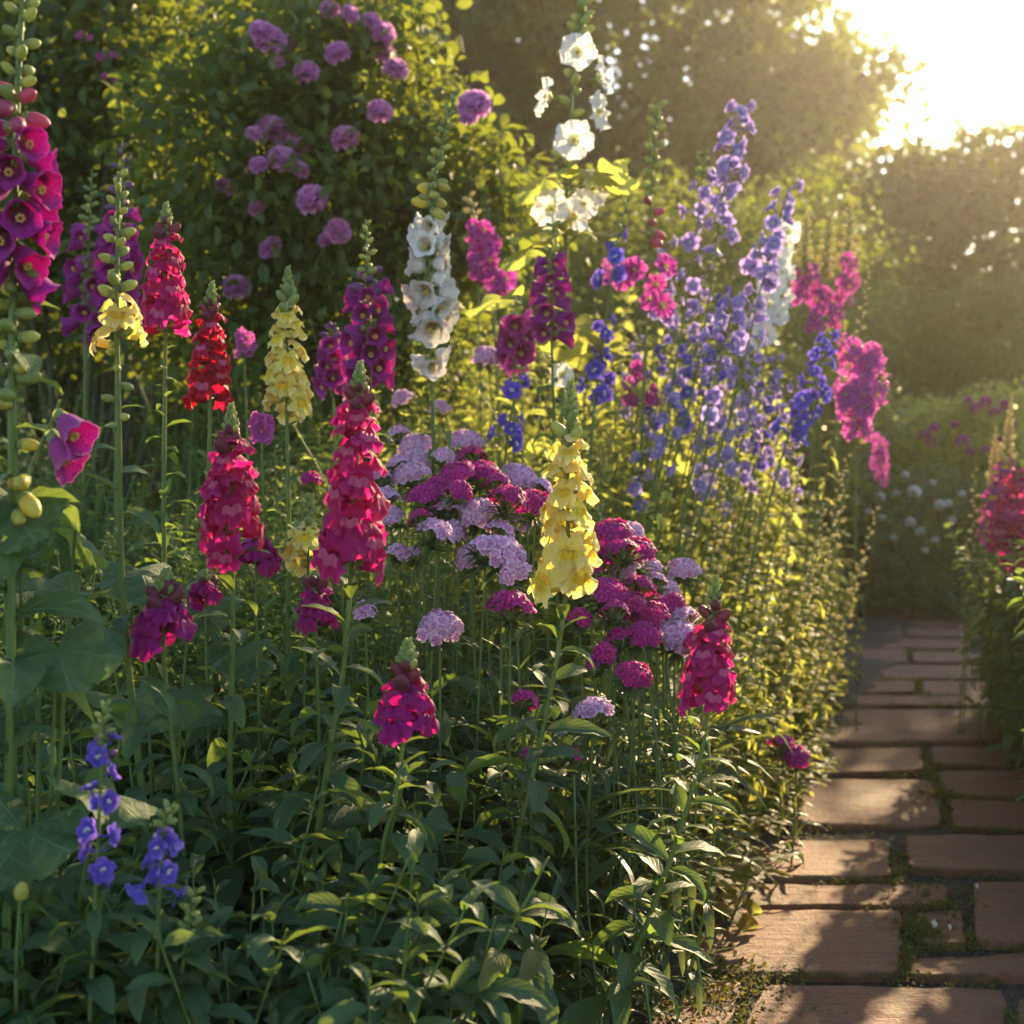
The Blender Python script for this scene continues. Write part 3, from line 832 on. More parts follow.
P_ = np.array(P_); az = rng.random(len(P_)) * 6.28; el = .3 + rng.random(len(P_))
D_ = np.stack([np.cos(az) * np.cos(el), np.sin(az) * np.cos(el), np.sin(el)], 1)
mb.scatter(TINY[1], P_, frames(D_), np.array(S_))
tag(obj('moss', mb.mesh('moss', [MOSS])), 'low moss and tiny weeds in the joints between the paving stones', 'moss', None, 'stuff')
# a few fallen petals on the path
fb = MB().add(saucer_flower(5, 2, .016, .25, .001)).mesh('fallen_petal', [P_WHITE, P_WHITE, P_WHITE])
for (px, py, s), lb in zip(((933, 936, .55), (949, 939, .35), (976, 897, .35)),
        ('fallen white petal lying in the moss joint of the path, largest of the specks', 'small pale petal fragment just right of the larger white petal on the path', 'tiny pale petal lying on the mossy patch beside the squarish paver')):
    g = on_ground(px, py)
    tag(obj('fallen_petal', fb, None, (g[0], g[1], .024), frames([[1, .2, 0.0]])[0], s), lb, 'petal', 'fallen petals on the path')

# ------------------------------------------------------------------ trees, hedges, shrubs behind
def rand_dirs(n, q):
    v = q.normal(size=(n, 3)); return unit(v)

def crown(blobs, n_leaf, size, q, clump=0.35, per=26, tpls=None, shell=0.55):
    """leaf clumps spread through ellipsoids, denser towards the outside; blobs = [(centre, radii)]"""
    vol = np.array([np.prod(r) ** (2 / 3) for c, r in blobs]); pr = vol / vol.sum()
    nc = n_leaf // per
    which = q.choice(len(blobs), nc, p=pr)
    C = np.array([blobs[i][0] for i in which], float); RR = np.array([blobs[i][1] for i in which], float)
    d = rand_dirs(nc, q); rad = shell + (1.08 - shell) * q.random(nc) ** .7
    rad = np.where(q.random(nc) < .10, rad * (1.05 + .28 * q.random(nc)), rad)
    CC = C + d * RR * rad[:, None]
    P = np.repeat(CC, per, 0) + q.normal(size=(nc * per, 3)) * clump * np.array([1, 1, .7])
    out = np.repeat(d, per, 0)
    D = unit(out * .6 + rand_dirs(nc * per, q) * .9 + np.array([0, 0, -.15]))
    b = MB(); tp = tpls or TINY
    rn = np.clip(np.repeat(q.random(nc), per) * .6 + q.random(nc * per) * .4, 0, 1)
    for k, t in enumerate(tp):
        m = np.arange(nc * per) % len(tp) == k
        b.scatter(t, P[m], frames(D[m], q.normal(size=m.sum()) * .6), size * (.7 + .6 * q.random(m.sum())), 0, rn[m])
    return b

def limbs(base, tops, r0, q):
    b = MB()
    for t in tops:
        mid = base * .5 + t * .5 + q.normal(size=3) * .08 * np.linalg.norm(t - base)
        b.add(tube(curve([base, mid, t], 10), np.linspace(r0, r0 * .15, 10), 7, 4))
    return b

def tree(name, label, cat, group, loc, blobs, n_leaf, size, mat, clump, trunk_r, seed, per=26, tpls=None, shell=.55, part='crown'):
    q = np.random.default_rng(seed)
    loc = np.array(loc, float)
    root = empty(name, loc, label, cat, group)
    bl = [(np.array(c) - loc, r) for c, r in blobs]
    if part == 'crown':
        ex = []
        for c, r in bl:
            for d in rand_dirs(7, q):
                k = .26 + .22 * q.random()
                ex.append((c + d * np.array(r) * (.82 + .22 * q.random()), (r[0] * k, r[1] * k, r[2] * k * .8)))
        bl0, bl = bl, bl + ex
    obj(part, crown(bl, n_leaf, size, q, clump, per, tpls, shell).mesh(part, [mat]), root)
    tops = [b[0] + np.array(b[1]) * q.uniform(-.35, .35, size=3) for b in bl]
    if trunk_r: obj('trunk' if part == 'crown' else 'stem', limbs(np.array([0, 0, -.05]), tops, trunk_r, q).mesh('trunk', [BARK]), root)
    return root

def blob(px, py, Y, rpx, rpy, ry): return (at(px, py, Y), (rpx * Y / F, ry, rpy * Y / F))

# big tree across the middle, its ragged right edge against the sky
tree('broadleaf_tree', 'huge dark broadleaf tree filling the top centre, ragged edge against the bright sky', 'tree', 'trees behind the garden', (1.2, 17, .05),
     [blob(640, 60, 17, 190, 150, 2.2), blob(480, 100, 17, 170, 170, 2.2), blob(760, 40, 16.6, 85, 90, 1.5), blob(800, 85, 16.4, 65, 40, 1.2), blob(770, 140, 16.6, 90, 45, 1.4),
      blob(700, 150, 17, 130, 70, 1.8), blob(840, 75, 16.3, 40, 22, .8), blob(815, 118, 16.3, 45, 20, .8), blob(600, -120, 17.5, 230, 120, 2.5), blob(560, 200, 17, 200, 80, 2.0)],
     50000, .165, L_TREE, .16, .28, 1, 34)
tree('broadleaf_tree', 'dark broadleaf tree behind the mauve rose shrub, top left of the garden', 'tree', 'trees behind the garden', (-3.6, 15.5, .05),
     [blob(330, 40, 15.5, 150, 170, 2.0), blob(230, -60, 15.8, 160, 130, 2.0), blob(120, 60, 15.5, 150, 170, 2.0), blob(280, 180, 15.3, 200, 110, 1.6), blob(20, 20, 15.2, 120, 190, 1.8), blob(-80, 120, 15, 120, 200, 1.8)],
     46000, .165, L_TREE, .17, .26, 2, 34)
# clipped shrubs and hedge on the right
def hedge(name, label, cat, group, blobs, n_leaf, size, mat, seed, clump=.16, shell=.7, tr=.05, per=26):
    c = np.mean([b[0] for b in blobs], 0)
    return tree(name, label, cat, group, (c[0], c[1], .04), blobs, n_leaf, size, mat, clump, tr, seed, per, None, shell, 'foliage')
hedge('hedge', 'tall dark hedge at the right under the bright sky, its ragged top backlit', 'hedge', None,
      [blob(860, 260, 12.5, 110, 95, 1.0), blob(990, 250, 12.3, 120, 100, 1.0), blob(1110, 230, 12, 120, 110, 1.0), blob(920, 185, 12.4, 60, 30, .6), blob(1010, 172, 12.2, 70, 30, .6), blob(900, 350, 12, 120, 90, 1.0), blob(1050, 350, 12, 140, 90, 1.0), blob(790, 300, 12.6, 90, 90, .9)],
      25000, .12, L_HEDGE, 3)
for k, (px, py, Y, rx, ry_, lb) in enumerate(((700, 232, 8.0, 62, 42, 'rounded yellow-green shrub behind the tall violet delphiniums'),
        (800, 226, 8.6, 66, 48, 'yellow-green shrub lit from behind, just in front of the right hedge'),
        (618, 232, 7.6, 60, 42, 'hazy light green shrub behind the white hollyhock leaves'),
        (528, 235, 7.4, 60, 50, 'loose green shrub between the rose bush and the hollyhock'))):
    hedge('garden_shrub', lb, 'shrub', 'sunlit shrubs behind the border',
          [blob(px, py, Y, rx, ry_, .45), blob(px + 12, py + 70, Y, rx * 1.1, 70, .5), blob(px - 8, py + 150, Y, rx * 1.1, 80, .5)], 5200, .05, L_SHRUB, 20 + k, .08, .55, .02)
# far border at the end of the path
for k, (px, py, Y, rx, ry_, mat, lb) in enumerate(((905, 345, 10.0, 62, 60, L_HEDGE, 'rounded grey-green bush in front of the right hedge'),
        (985, 330, 9.6, 40, 50, L_HEDGE, 'dusky bush at the foot of the right hedge, near the photo edge'),
        (905, 450, 8.6, 80, 55, L_LIT, 'broad green bush behind the white-flowered bush at the path end'),  # this and the next: sunlit leaf colour brightens them in the hedge's shadow
        (1005, 450, 8.2, 80, 60, L_LIT, 'green bush with pale pink flower sprays behind the right border'))):
    r_ = hedge('border_bush', lb, 'bush', 'bushes at the far end of the path', [blob(px, py, Y, rx, ry_, .4), blob(px, py + 80, Y, rx, 70, .4), blob(px, py + 150, Y, rx, 60, .4)], 5200, .05, mat, 40 + k, .07, .6, .02)

for k, (px, py, Y, rx, ry_, lb) in enumerate(((-10, 330, 6.6, 110, 100, 'dark bush far back at the left edge, behind the thick foxglove stem'), (150, 350, 6.8, 110, 90, 'dark bush far back at the left, behind the crimson snapdragons'), (310, 360, 6.6, 110, 90, 'dark bush far back below the mauve rose shrub'), (450, 350, 6.6, 100, 80, 'dark bush far back behind the white bell spike'), (590, 380, 7.0, 90, 70, 'dark bush far back behind the deep blue delphinium'), (700, 400, 7.0, 90, 70, 'dark bush far back behind the slender violet delphiniums'), (800, 440, 7.2, 70, 80, 'dark bush far back behind the leaning orchid hollyhock'))):
    hedge('dark_bush', lb, 'bush', 'dark bushes behind the left bed', [blob(px, py, Y, rx, ry_, .4), blob(px, py + 110, Y, rx, 80, .4)], 5200, .06, L_HEDGE, 90 + k, .08, .6, .02)

# white-flowered bush closing the path
def flower_bush(name, label, cat, blobs, n_leaf, size, mat, fl, meshes, fs, seed, clump=.05):
    r_ = hedge(name, label, cat, None, blobs, n_leaf, size, mat, seed, clump, .62, .015)
    q = np.random.default_rng(seed)
    for px, py, Y, s in fl:
        p = at(px, py, Y) - np.array(r_.location)
        d = unit(np.array([q.normal() * .4, -1, .6 + q.normal() * .2]))
        obj('flower', meshes[q.integers(len(meshes))], r_, p, frames(d)[0], fs * s)
    return r_
Yw = 7.3
flower_bush('white_flower_bush', 'dark bush dotted with round white flowers where the brick path ends', 'bush',
    [blob(925, 520, Yw, 75, 55, .35), blob(860, 560, Yw - .1, 60, 60, .35), blob(960, 570, Yw, 70, 60, .35), blob(910, 590, Yw - .1, 85, 45, .3)], 9000, .042, L_DARK,
    [(914, 492, 6.95, 1.2), (880, 497, 6.95, .9), (896, 494, 7, .6), (940, 505, 6.95, .9), (948, 503, 6.95, .7), (910, 522, 6.9, .8), (920, 532, 6.9, .8), (935, 540, 6.9, .6), (905, 475, 7, .7), (933, 483, 7, .6), (882, 518, 6.9, .6), (893, 538, 6.9, .6), (952, 520, 6.9, .6), (868, 512, 6.9, .6), (962, 494, 7, .6), (925, 550, 6.9, .5)],
    [r.mesh('flower', [P_WHITE, BUD_G]) for r in ROSE], .62, 60)
Yp = 7.9
flower_bush('pink_flower_bush', 'loose bush carrying blurred pink flower clusters beyond the path end', 'bush',
    [blob(950, 440, Yp, 70, 40, .3), blob(1010, 430, Yp, 55, 45, .3), blob(900, 455, Yp, 40, 35, .3), blob(960, 490, Yp, 80, 40, .3)], 5600, .045, L_LIT,  # leaves coloured as if sunlit, to lift the bush out of shade
    [(924, 436, 7.6, 1.1), (934, 428, 7.6, .9), (930, 442, 7.6, .8), (962, 441, 7.6, 1.0), (970, 452, 7.6, .8), (985, 450, 7.6, .7), (976, 408, 7.6, 1.0), (985, 402, 7.6, 1.0), (994, 412, 7.6, .9), (1005, 405, 7.6, .9), (968, 400, 7.6, .7), (1012, 425, 7.6, .8), (955, 425, 7.6, .7), (1000, 440, 7.6, .7)],
    [r.mesh('flower', [P_PINK, BUD_G]) for r in ROSE], .75, 61)

# mauve rose shrub
Yr = 4.3
ROSES = [(270, 40, 1.05), (284, 44, .9), (262, 33, .8), (306, 73, 1.0), (337, 53, .8), (382, 34, 1.1), (396, 69, 1.0), (380, 112, 1.0), (372, 22, .7), (350, 14, .6), (385, 55, .8), (474, 107, 1.1), (468, 118, .6), (345, 139, .9),
         (292, 147, 1.15), (272, 131, 1.0), (283, 160, .9), (258, 165, .7), (300, 170, .6), (254, 134, .6), (312, 200, .95), (225, 187, .85), (270, 248, 1.0), (338, 231, .85), (237, 288, .9), (256, 208, .6), (330, 10, .6), (278, 62, .55), (325, 240, .6)]
def rose_shrub():
    q = np.random.default_rng(70)
    base = at(300, 420, Yr); base[2] = bed_z(base[0], Yr)
    root = empty('rose_shrub', base, 'big leafy rose shrub with mauve pompom blooms at the upper left', 'rose shrub')
    bl = [blob(300, 60, Yr, 95, 70, .35), blob(390, 110, Yr, 75, 85, .32), blob(230, 150, Yr, 95, 90, .35), blob(320, 200, Yr, 120, 90, .38), blob(430, 180, Yr + .1, 80, 70, .3), blob(220, 270, Yr, 120, 70, .35), blob(370, 290, Yr + .1, 120, 70, .35), blob(360, 20, Yr + .1, 60, 50, .3), blob(480, 220, Yr + .2, 60, 55, .3), blob(300, 350, Yr + .1, 160, 60, .35)]
    bl = [(c - base, r) for c, r in bl]
    obj('foliage', crown(bl, 15500, .050, q, .055, 9, OVATE_L, .45).mesh('foliage', [L_SHRUB]), root)
    obj('stem', limbs(np.array([0, 0, -.02]), [b[0] + np.array(b[1]) * q.normal(size=3) * .4 for b in bl for _ in (0, 1)], .013, q).mesh('stem', [STEM_D]), root)
    for px, py, s in ROSES:
        p = at(px, py, Yr - .27 - q.random() * .16) - base
        d = unit(np.array([q.normal() * .45, -.55, .75 + q.normal() * .2]))
        x = frames(d)[0]
        M = np.stack([x[:, 0], np.cross(d, x[:, 0]), d], 1)
        obj('rose', M_ROSE[q.integers(3)], root, p, M, s * (.72 + .3 * q.random()))
rose_shrub()
# dark shrub at the far left with a few pink blooms
def left_shrub():
    q = np.random.default_rng(71); Y = 4.9
    base = at(70, 420, Y); base[2] = bed_z(base[0], Y)
    root = empty('tall_shrub', base, 'tall dark shrub with sunlit yellow-green leaves at the top left corner', 'shrub')
    bl = [blob(60, 60, Y, 95, 90, .35), blob(150, 40, Y, 70, 70, .3), blob(-40, 100, Y, 90, 120, .35), blob(120, 150, Y, 90, 80, .35), blob(30, 200, Y, 110, 90, .35), blob(170, 240, Y + .1, 70, 60, .3), blob(100, 300, Y + .1, 130, 60, .3), blob(90, -60, Y, 110, 60, .3)]
    bl = [(c - base, r) for c, r in bl]
    obj('foliage', crown(bl, 10500, .058, q, .07, 9, OVATE_L, .35).mesh('foliage', [L_SHRUB]), root)
    obj('stem', limbs(np.array([0, 0, -.02]), [b[0] + np.array(b[1]) * q.normal(size=3) * .5 for b in bl for _ in range(3)], .016, q).mesh('stem', [STEM_D]), root)
    for px, py, s in ((80, 35, .6), (100, 58, .6), (113, 55, .5), (90, 38, .5), (115, 78, .7), (105, 76, .5), (120, 85, .5)):
        d = unit(np.array([q.normal() * .4, -1, .4]))
        obj('flower', M_SAUCER['pink'][q.integers(3)], root, at(px, py, Y - .4) - base, frames(d)[0], s * .55)
left_shrub()

# ================================================================== FILLER PLANTS OF THE BEDS
def leafy_variant(seed, h=.5, pairs=13, L=(.05, .095), tp=LANCE, el=(40, -5), lean=.06, r=.0035, side=0):
    q = np.random.default_rng(seed)
    P = curve([(0, 0, -.03), (q.normal() * lean * .4, q.normal() * lean * .4, h * .5), (q.normal() * lean, q.normal() * lean, h)], 14)
    sb = MB().add(tube(P, np.linspace(r, r * .4, 14), 6, 5))
    lb = MB()
    def leaves(P, pairs, L, f0):
        for k in range(pairs):
            f = f0 + (1 - f0) * (k + .5) / pairs
            i = f * (len(P) - 1); j = int(min(i, len(P) - 2)); p = P[j] + (P[j + 1] - P[j]) * (i - j)
            for s in (0, 1):
                az = k * 1.62 + s * math.pi + q.normal() * .3
                e = R(el[1] + (el[0] - el[1]) * f ** 1.6 + q.normal() * 14)
                ln = (L[1] + (L[0] - L[1]) * f ** 1.5) * (1 + q.normal() * .18)
                d = [[math.cos(az) * math.cos(e), math.sin(az) * math.cos(e), math.sin(e)]]
                lb.scatter(tp[q.integers(len(tp))], [p], frames(d, np.array([q.normal() * .35])), ln, 0, np.array([q.random()]))
    leaves(P, pairs, L, .10)
    for k in range(side):
        i = int(q.uniform(2, 9)); az = q.random() * 6.28
        tip = P[i] + np.array([math.cos(az) * .10, math.sin(az) * .10, q.uniform(.10, .22)]) * (h / .5)
        B = curve([P[i], (P[i] + tip) / 2 + (math.cos(az) * .025, math.sin(az) * .025, -.01), tip], 8)
        sb.add(tube(B, np.linspace(r * .6, r * .3, 8), 5, 3))
        leaves(B, max(3, pairs // 2), (L[0] * .8, L[1] * .75), .2)
    return sb, lb, h
def var_set(kind, n, smat, lmat, **kw):
    out = []
    for k in range(n):
        sb, lb, h = leafy_variant(hash(kind) % 1 + 1000 * len(kind) + k, **kw)
        out.append((sb.mesh('stem', [smat]), lb.mesh('foliage', [lmat]), h))
    return out
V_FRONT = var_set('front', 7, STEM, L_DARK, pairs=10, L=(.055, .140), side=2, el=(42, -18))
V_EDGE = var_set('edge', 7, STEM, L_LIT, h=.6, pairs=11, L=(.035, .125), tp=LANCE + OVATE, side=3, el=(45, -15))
V_BACK = var_set('backs', 5, STEM, L_MID, h=1.0, pairs=22, L=(.022, .060), tp=NARROW + OVATE, side=9, lean=.09)
V_FINE = var_set('fines', 6, STEM, L_LIT, h=1.0, pairs=17, L=(.020, .070), tp=NARROW + OVATE_L + LANCE, side=8, lean=.16, r=.0028)
V_RIGHT = var_set('rights', 4, STEM, L_MID, h=.7, pairs=18, L=(.035, .115), tp=LANCE + OVATE, side=7)

def fill(name, label, cat, group, n, sample, variants, q):
    made = 0; tries = 0
    while made < n and tries < n * 30:
        tries += 1
        res = sample(q)
        if res is None: continue
        x, Y, top = res
        bz = bed_z(x, Y); h = top - bz
        if h < .10: continue
        sm, lm, vh = variants[q.integers(len(variants))]
        root = empty(name, (x, Y, bz), label, cat, group, q.random() * 6.28)
        root.rotation_euler[0] = q.normal() * .06; root.rotation_euler[1] = q.normal() * .06
        s = h / vh
        sxy = max(.75, min(1.25, s)) if s < 1.6 else s * .8
        for nm, m in (('stem', sm), ('foliage', lm)): obj(nm, m, root, sc=(sxy, sxy, s))
        made += 1
def pxz(px, py, Y): return at(px, py, Y)

def s_front(q):
    Y = q.uniform(1.42, 2.35); px = q.uniform(-60, 790)
    x = at(px, 500, Y)[0]
    if x > path_left(Y) - .10: return None
    t = (2.35 - Y) / .93
    py = np.interp(Y, [1.42, 1.62, 1.85, 1.95, 2.35], [925, 870, 815, 745, 690]) + q.normal() * 20 + np.interp(px, [480, 620, 760], [0, 45, 80])
    return x, Y, max(at(px, py, Y)[2], .18)
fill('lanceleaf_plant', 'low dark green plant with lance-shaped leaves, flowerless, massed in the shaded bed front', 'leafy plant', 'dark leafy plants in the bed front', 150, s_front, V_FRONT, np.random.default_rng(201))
def s_mid(q):
    Y = q.uniform(2.3, 3.1); px = q.uniform(-40, 420)
    x = at(px, 500, Y)[0]
    py = 620 - 170 * (Y - 2.3) / .8 + q.normal() * 28
    return x, Y, at(px, py, Y)[2]
fill('bushy_plant', 'bushy green plant without flowers behind the crimson snapdragons in the left bed', 'bushy plant', 'green plants in the middle left of the bed', 110, s_mid, V_BACK, np.random.default_rng(202))
def s_edge(q):
    Y = q.uniform(2.55, 5.6); px = q.uniform(600, 880)
    x = at(px, 500, Y)[0]
    d = path_left(Y) - x
    if d < (.0 if Y < 4 else .02 + .10 * (Y - 4)) or d > .8: return None
    top = .20 + .80 * min(1, d / .5) + q.normal() * .07 + .04 * (Y - 3)
    return x, Y, top
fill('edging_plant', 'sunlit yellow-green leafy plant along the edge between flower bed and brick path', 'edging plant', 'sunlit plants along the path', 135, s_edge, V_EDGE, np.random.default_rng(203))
def s_back(q):
    Y = q.uniform(3.1, 5.2); px = q.uniform(280, 850)
    x = at(px, 500, Y)[0]
    if path_left(Y) - x < .35: return None
    py = np.interp(Y, [3.1, 5.2], [430, 250]) + q.normal() * 25 + max(0, px - 700) * .35
    return x, Y, at(px, py, Y)[2]
fill('feathery_plant', 'tall fine-leaved green plant among the delphiniums at the back of the border', 'feathery plant', 'fine-leaved plants at the back of the border', 95, s_back, V_FINE, np.random.default_rng(204))
def s_backl(q):
    Y = q.uniform(2.9, 4.2); px = q.uniform(-60, 430)
    x = at(px, 500, Y)[0]
    py = np.interp(Y, [2.9, 4.2], [520, 330]) + q.normal() * 25
    return x, Y, at(px, py, Y)[2]
fill('understory_plant', 'dim green leafy plant below the mauve rose shrub at the back left', 'understory plant', 'plants under the rose shrub', 60, s_backl, V_BACK, np.random.default_rng(205))
def s_right(q):
    Y = q.uniform(2.5, 5.2); px = q.uniform(965, 1240)
    x = at(px, 500, Y)[0]
    if x < path_right(Y) - (.01 if Y > 3.7 else -.02): return None
    if Y < 3.6 and q.random() < .78: return None
    d = x - path_right(Y) + .08
    return x, Y, .36 + .66 * min(1, max(0, d) / .4) + q.normal() * .09
fill('border_plant', 'green leafy plant of the small border right of the brick path', 'border plant', 'plants right of the path', 130, s_right, V_RIGHT, np.random.default_rng(206))

# ================================================================== SWEET WILLIAMS
SWL = [  # px, py (top of head), Y, kind, variant, scale
    (437, 520, 2.25, 'light', 0, .95), (410, 462, 2.6, 'light', 2, .9), (385, 487, 2.5, 'light', 1, .95), (467, 430, 2.9, 'light', 2, .9), (415, 435, 2.8, 'light', 2, .95), (398, 425, 2.9, 'light', 1, .9),
    (448, 500, 2.4, 'light', 0, .9), (482, 500, 2.35, 'light', 2, .9), (503, 538, 2.2, 'light', 2, 1.0), (485, 535, 2.2, 'light', 1, .9), (520, 465, 2.6, 'light', 2, .9), (525, 470, 2.7, 'light', 0, .8), (440, 614, 2.1, 'light', 0, 1.0), (593, 698, 2.0, 'light', 0, .95),
    (515, 560, 2.15, 'light', 1, .9), (520, 510, 2.45, 'light', 1, .9), (430, 490, 2.55, 'light', 0, .9), (365, 450, 2.7, 'light', 0, .8), (398, 455, 2.7, 'light', 1, .9),
    (625, 557, 2.4, 'light', 0, .95), (643, 555, 2.45, 'light', 2, .85), (684, 557, 2.5, 'light', 2, .75), (668, 578, 2.45, 'light', 0, .75), (680, 608, 2.3, 'light', 0, .95), (683, 625, 2.25, 'light', 2, .95), (633, 520, 2.6, 'light', 0, .7),
    (365, 598, 2.15, 'light', 3, .9), (402, 390, 3.2, 'light', 1, .95), (440, 400, 3.2, 'light', 1, .9), (488, 348, 3.6, 'light', 2, 1.0), (398, 540, 2.3, 'light', 3, .8), (412, 543, 2.3, 'light', 3, .8), (360, 500, 2.5, 'light', 0, .8),
    (455, 463, 2.45, 'dark', 2, 1.05), (480, 460, 2.5, 'dark', 2, 1.0), (425, 482, 2.4, 'dark', 2, .9), (440, 476, 2.5, 'dark', 0, .9), (510, 488, 2.3, 'dark', 0, 1.05), (535, 490, 2.4, 'dark', 2, 1.0), (420, 508, 2.3, 'dark', 1, .85),
    (510, 593, 2.1, 'dark', 0, 1.05), (525, 688, 2.0, 'dark', 3, .95), (612, 520, 2.4, 'dark', 2, 1.0), (635, 537, 2.4, 'dark', 2, 1.0), (608, 578, 2.25, 'dark', 2, 1.0), (628, 590, 2.25, 'dark', 2, .9), (650, 600, 2.25, 'dark', 2, .9), (662, 595, 2.3, 'dark', 0, .85), (645, 620, 2.2, 'dark', 2, .8),
    (635, 660, 2.1, 'dark', 2, .8), (597, 650, 2.15, 'dark', 3, .9), (783, 738, 3.05, 'dark', 1, 1.15), (797, 748, 3.02, 'dark', 1, 1.1), (310, 470, 2.5, 'dark', 1, .8), (460, 480, 2.35, 'dark', 1, .9), (675, 590, 2.3, 'dark', 1, .7), (697, 630, 2.2, 'dark', 1, .9), (590, 560, 2.35, 'dark', 1, .9), (600, 545, 2.4, 'dark', 1, .9), (620, 625, 2.2, 'dark', 3, 1.0), (455, 520, 2.35, 'light', 1, .9), (470, 545, 2.3, 'light', 0, .85), (500, 520, 2.3, 'light', 1, .95), (540, 478, 2.6, 'light', 1, .9), (420, 448, 2.75, 'light', 0, .9), (445, 447, 2.7, 'light', 1, .85), (378, 468, 2.6, 'light', 0, .85), (392, 505, 2.4, 'light', 1, .8), (655, 572, 2.4, 'light', 1, .85), (665, 620, 2.25, 'light', 1, .8),
    (470, 448, 2.55, 'dark', 0, .95), (498, 474, 2.45, 'dark', 1, .95), (440, 500, 2.4, 'dark', 1, .8), (620, 540, 2.35, 'dark', 0, .9), (640, 575, 2.3, 'dark', 0, .85), (615, 600, 2.2, 'dark', 1, .85), (580, 605, 2.2, 'dark', 3, .9), (605, 640, 2.15, 'dark', 3, .9), (574, 742, 2.0, 'dark', 3, .6), (530, 742, 1.98, 'dark', 3, .65)]
SPECIAL = {(437, 520): 'pale lilac sweet william head just right of the tallest crimson snapdragon, lowest in cluster',
           (440, 614): 'single lilac sweet william head on its own above the dark leaves at centre', (593, 698): 'low lilac sweet william head right of the yellow snapdragon stem',
           (510, 593): 'crimson sweet william head standing alone left of the yellow snapdragon', (525, 688): 'small crimson sweet william head close to the yellow snapdragon stem, above the dark leaves',
           (783, 738): 'crimson sweet william head leaning over the path edge, the upper left of two', (797, 748): 'crimson sweet william head leaning over the path edge, the lower right of two',
           (365, 598): 'tiny pale sweet william head beside the tall crimson snapdragon stem', (488, 348): 'rounded mauve sweet william head highest and farthest back of all',
           (310, 470): 'crimson sweet william head between the two big crimson snapdragons', (635, 660): 'flat crimson sweet william head lowest on the right slope of the cluster'}
SW_STEM = {}
def sweet_stem(h, k):
    key = (round(h, 1), k)
    if key not in SW_STEM:
        q = np.random.default_rng(int(h * 100) + k)
        P = curve([(q.normal() * .03, q.normal() * .03, -h), (q.normal() * .02, q.normal() * .02, -h * .5), (0, 0, -.028)], 12)
        b = MB().add(tube(P, np.linspace(.0026, .0019, 12), 6, 4)); g = MB()
        for j in range(9):
            f = .12 + .8 * j / 9; i = int(f * 11); p = P[i]
            for s in (0, 1):
                az = j * 1.57 + s * 3.14 + q.normal() * .3; e = R(35 + q.normal() * 14)
                d = [[math.cos(az) * math.cos(e), math.sin(az) * math.cos(e), math.sin(e)]]
                g.scatter((NARROW + GRASS)[q.integers(6)], [p], frames(d), (.09 - .045 * f) * (1 + q.normal() * .15), 0, np.array([q.random()]))
        SW_STEM[key] = (b.mesh('stem', [STEM]), g.mesh('foliage', [L_GRASS]))
    return SW_STEM[key]
qs = np.random.default_rng(300)
for px, py, Y, kind, v, s in SWL:
    top = at(px, py, Y)
    zb = bed_z(top[0], Y); h = top[2] - .02 - zb
    col = 'pale lilac-pink' if kind == 'light' else 'deep crimson-magenta'
    root = empty('sweet_william', (top[0], Y, zb), SPECIAL.get((px, py), '%s domed sweet william head in the packed cluster at the centre of the bed' % col), 'sweet william',
                 ('pale' if kind == 'light' else 'crimson') + ' sweet williams')
    hd = obj('flower_head', SW[kind][v], root, (0, 0, h), None, s * .92)
    hd.rotation_euler = (R(24) + qs.normal() * .15, qs.normal() * .2 + (.22 if px > 600 else 0), qs.random() * 6.28 if v != 2 else qs.normal() * .4)
    hd.rotation_mode = 'ZYX' if False else 'XYZ'
    sm, gm = sweet_stem(h, int(qs.integers(3)))
    for nm, m in (('stem', sm), ('foliage', gm)): obj(nm, m, root, (0, 0, h), None, (1, 1, 1))
# grassy leaves below the sweet williams, countless
b = MB(); q = np.random.default_rng(301)
NG = 5200
Yg = q.uniform(2.02, 3.0, NG); pxg = q.uniform(380, 760, NG)
keep = []
for i in range(NG):
    x = at(pxg[i], 500, Yg[i])[0]
    if x < path_left(Yg[i]) - .12: keep.append((x, Yg[i], bed_z(x, Yg[i]) + q.random() * .34))
keep = np.array(keep); az = q.random(len(keep)) * 6.28; el = R(35) + q.random(len(keep)) * R(50)
D_ = np.stack([np.cos(az) * np.cos(el), np.sin(az) * np.cos(el), np.sin(el)], 1)
for k in range(3):
    m = np.arange(len(keep)) % 3 == k
    b.scatter((NARROW[1], GRASS[1], GRASS[2])[k], keep[m], frames(D_[m], q.normal(size=m.sum()) * .5), (.10, .22, .20)[k] * (.7 + .6 * q.random(m.sum())))
tag(obj('grassy_foliage', b.mesh('grassy_foliage', [L_GRASS])), 'mass of narrow dark green leaves below the sweet williams', 'foliage', None, 'stuff')

# ================================================================== HERO FLOWER SPIKES
def snapdragon(label, group, pix, Y, col, fl, tipr, budm, budc, seed, dY=0.0, s=1.25, n=20, leafs=None, r=(.0020, .0048), tipm=None, nb=8, lm=None, sb=1.0):
    """fl = (py_top, py_bot) of open flowers; tipr = py of the tip; buds fill the gap between"""
    gap = fl[0] - tipr
    return spike('snapdragon', label, 'snapdragon', group, pix, Y, dY, r,
        flowers=(M_SNAP[col], fl[0], fl[1], n + 3, s * .56, s * .96, 38, 2, None, 0),
        buds=(budm, tipr + gap * .45, fl[0] + 4, nb, sb * 1.0, sb * 2.1, 62, 40, None, 0),
        tip=(tipm or BUD_G, tipr, tipr + gap * .6, 20, sb * .55, sb * 1.15),
        leaves=leafs, seed=seed)
def lv(t0, t1, n, l0=.03, l1=.09, tp=LANCE, mat=None, e0=45, e1=0): return (tp, mat or L_DARK, t0, t1, n, l0, l1, e0, e1)
G = 'snapdragons in the flower bed'
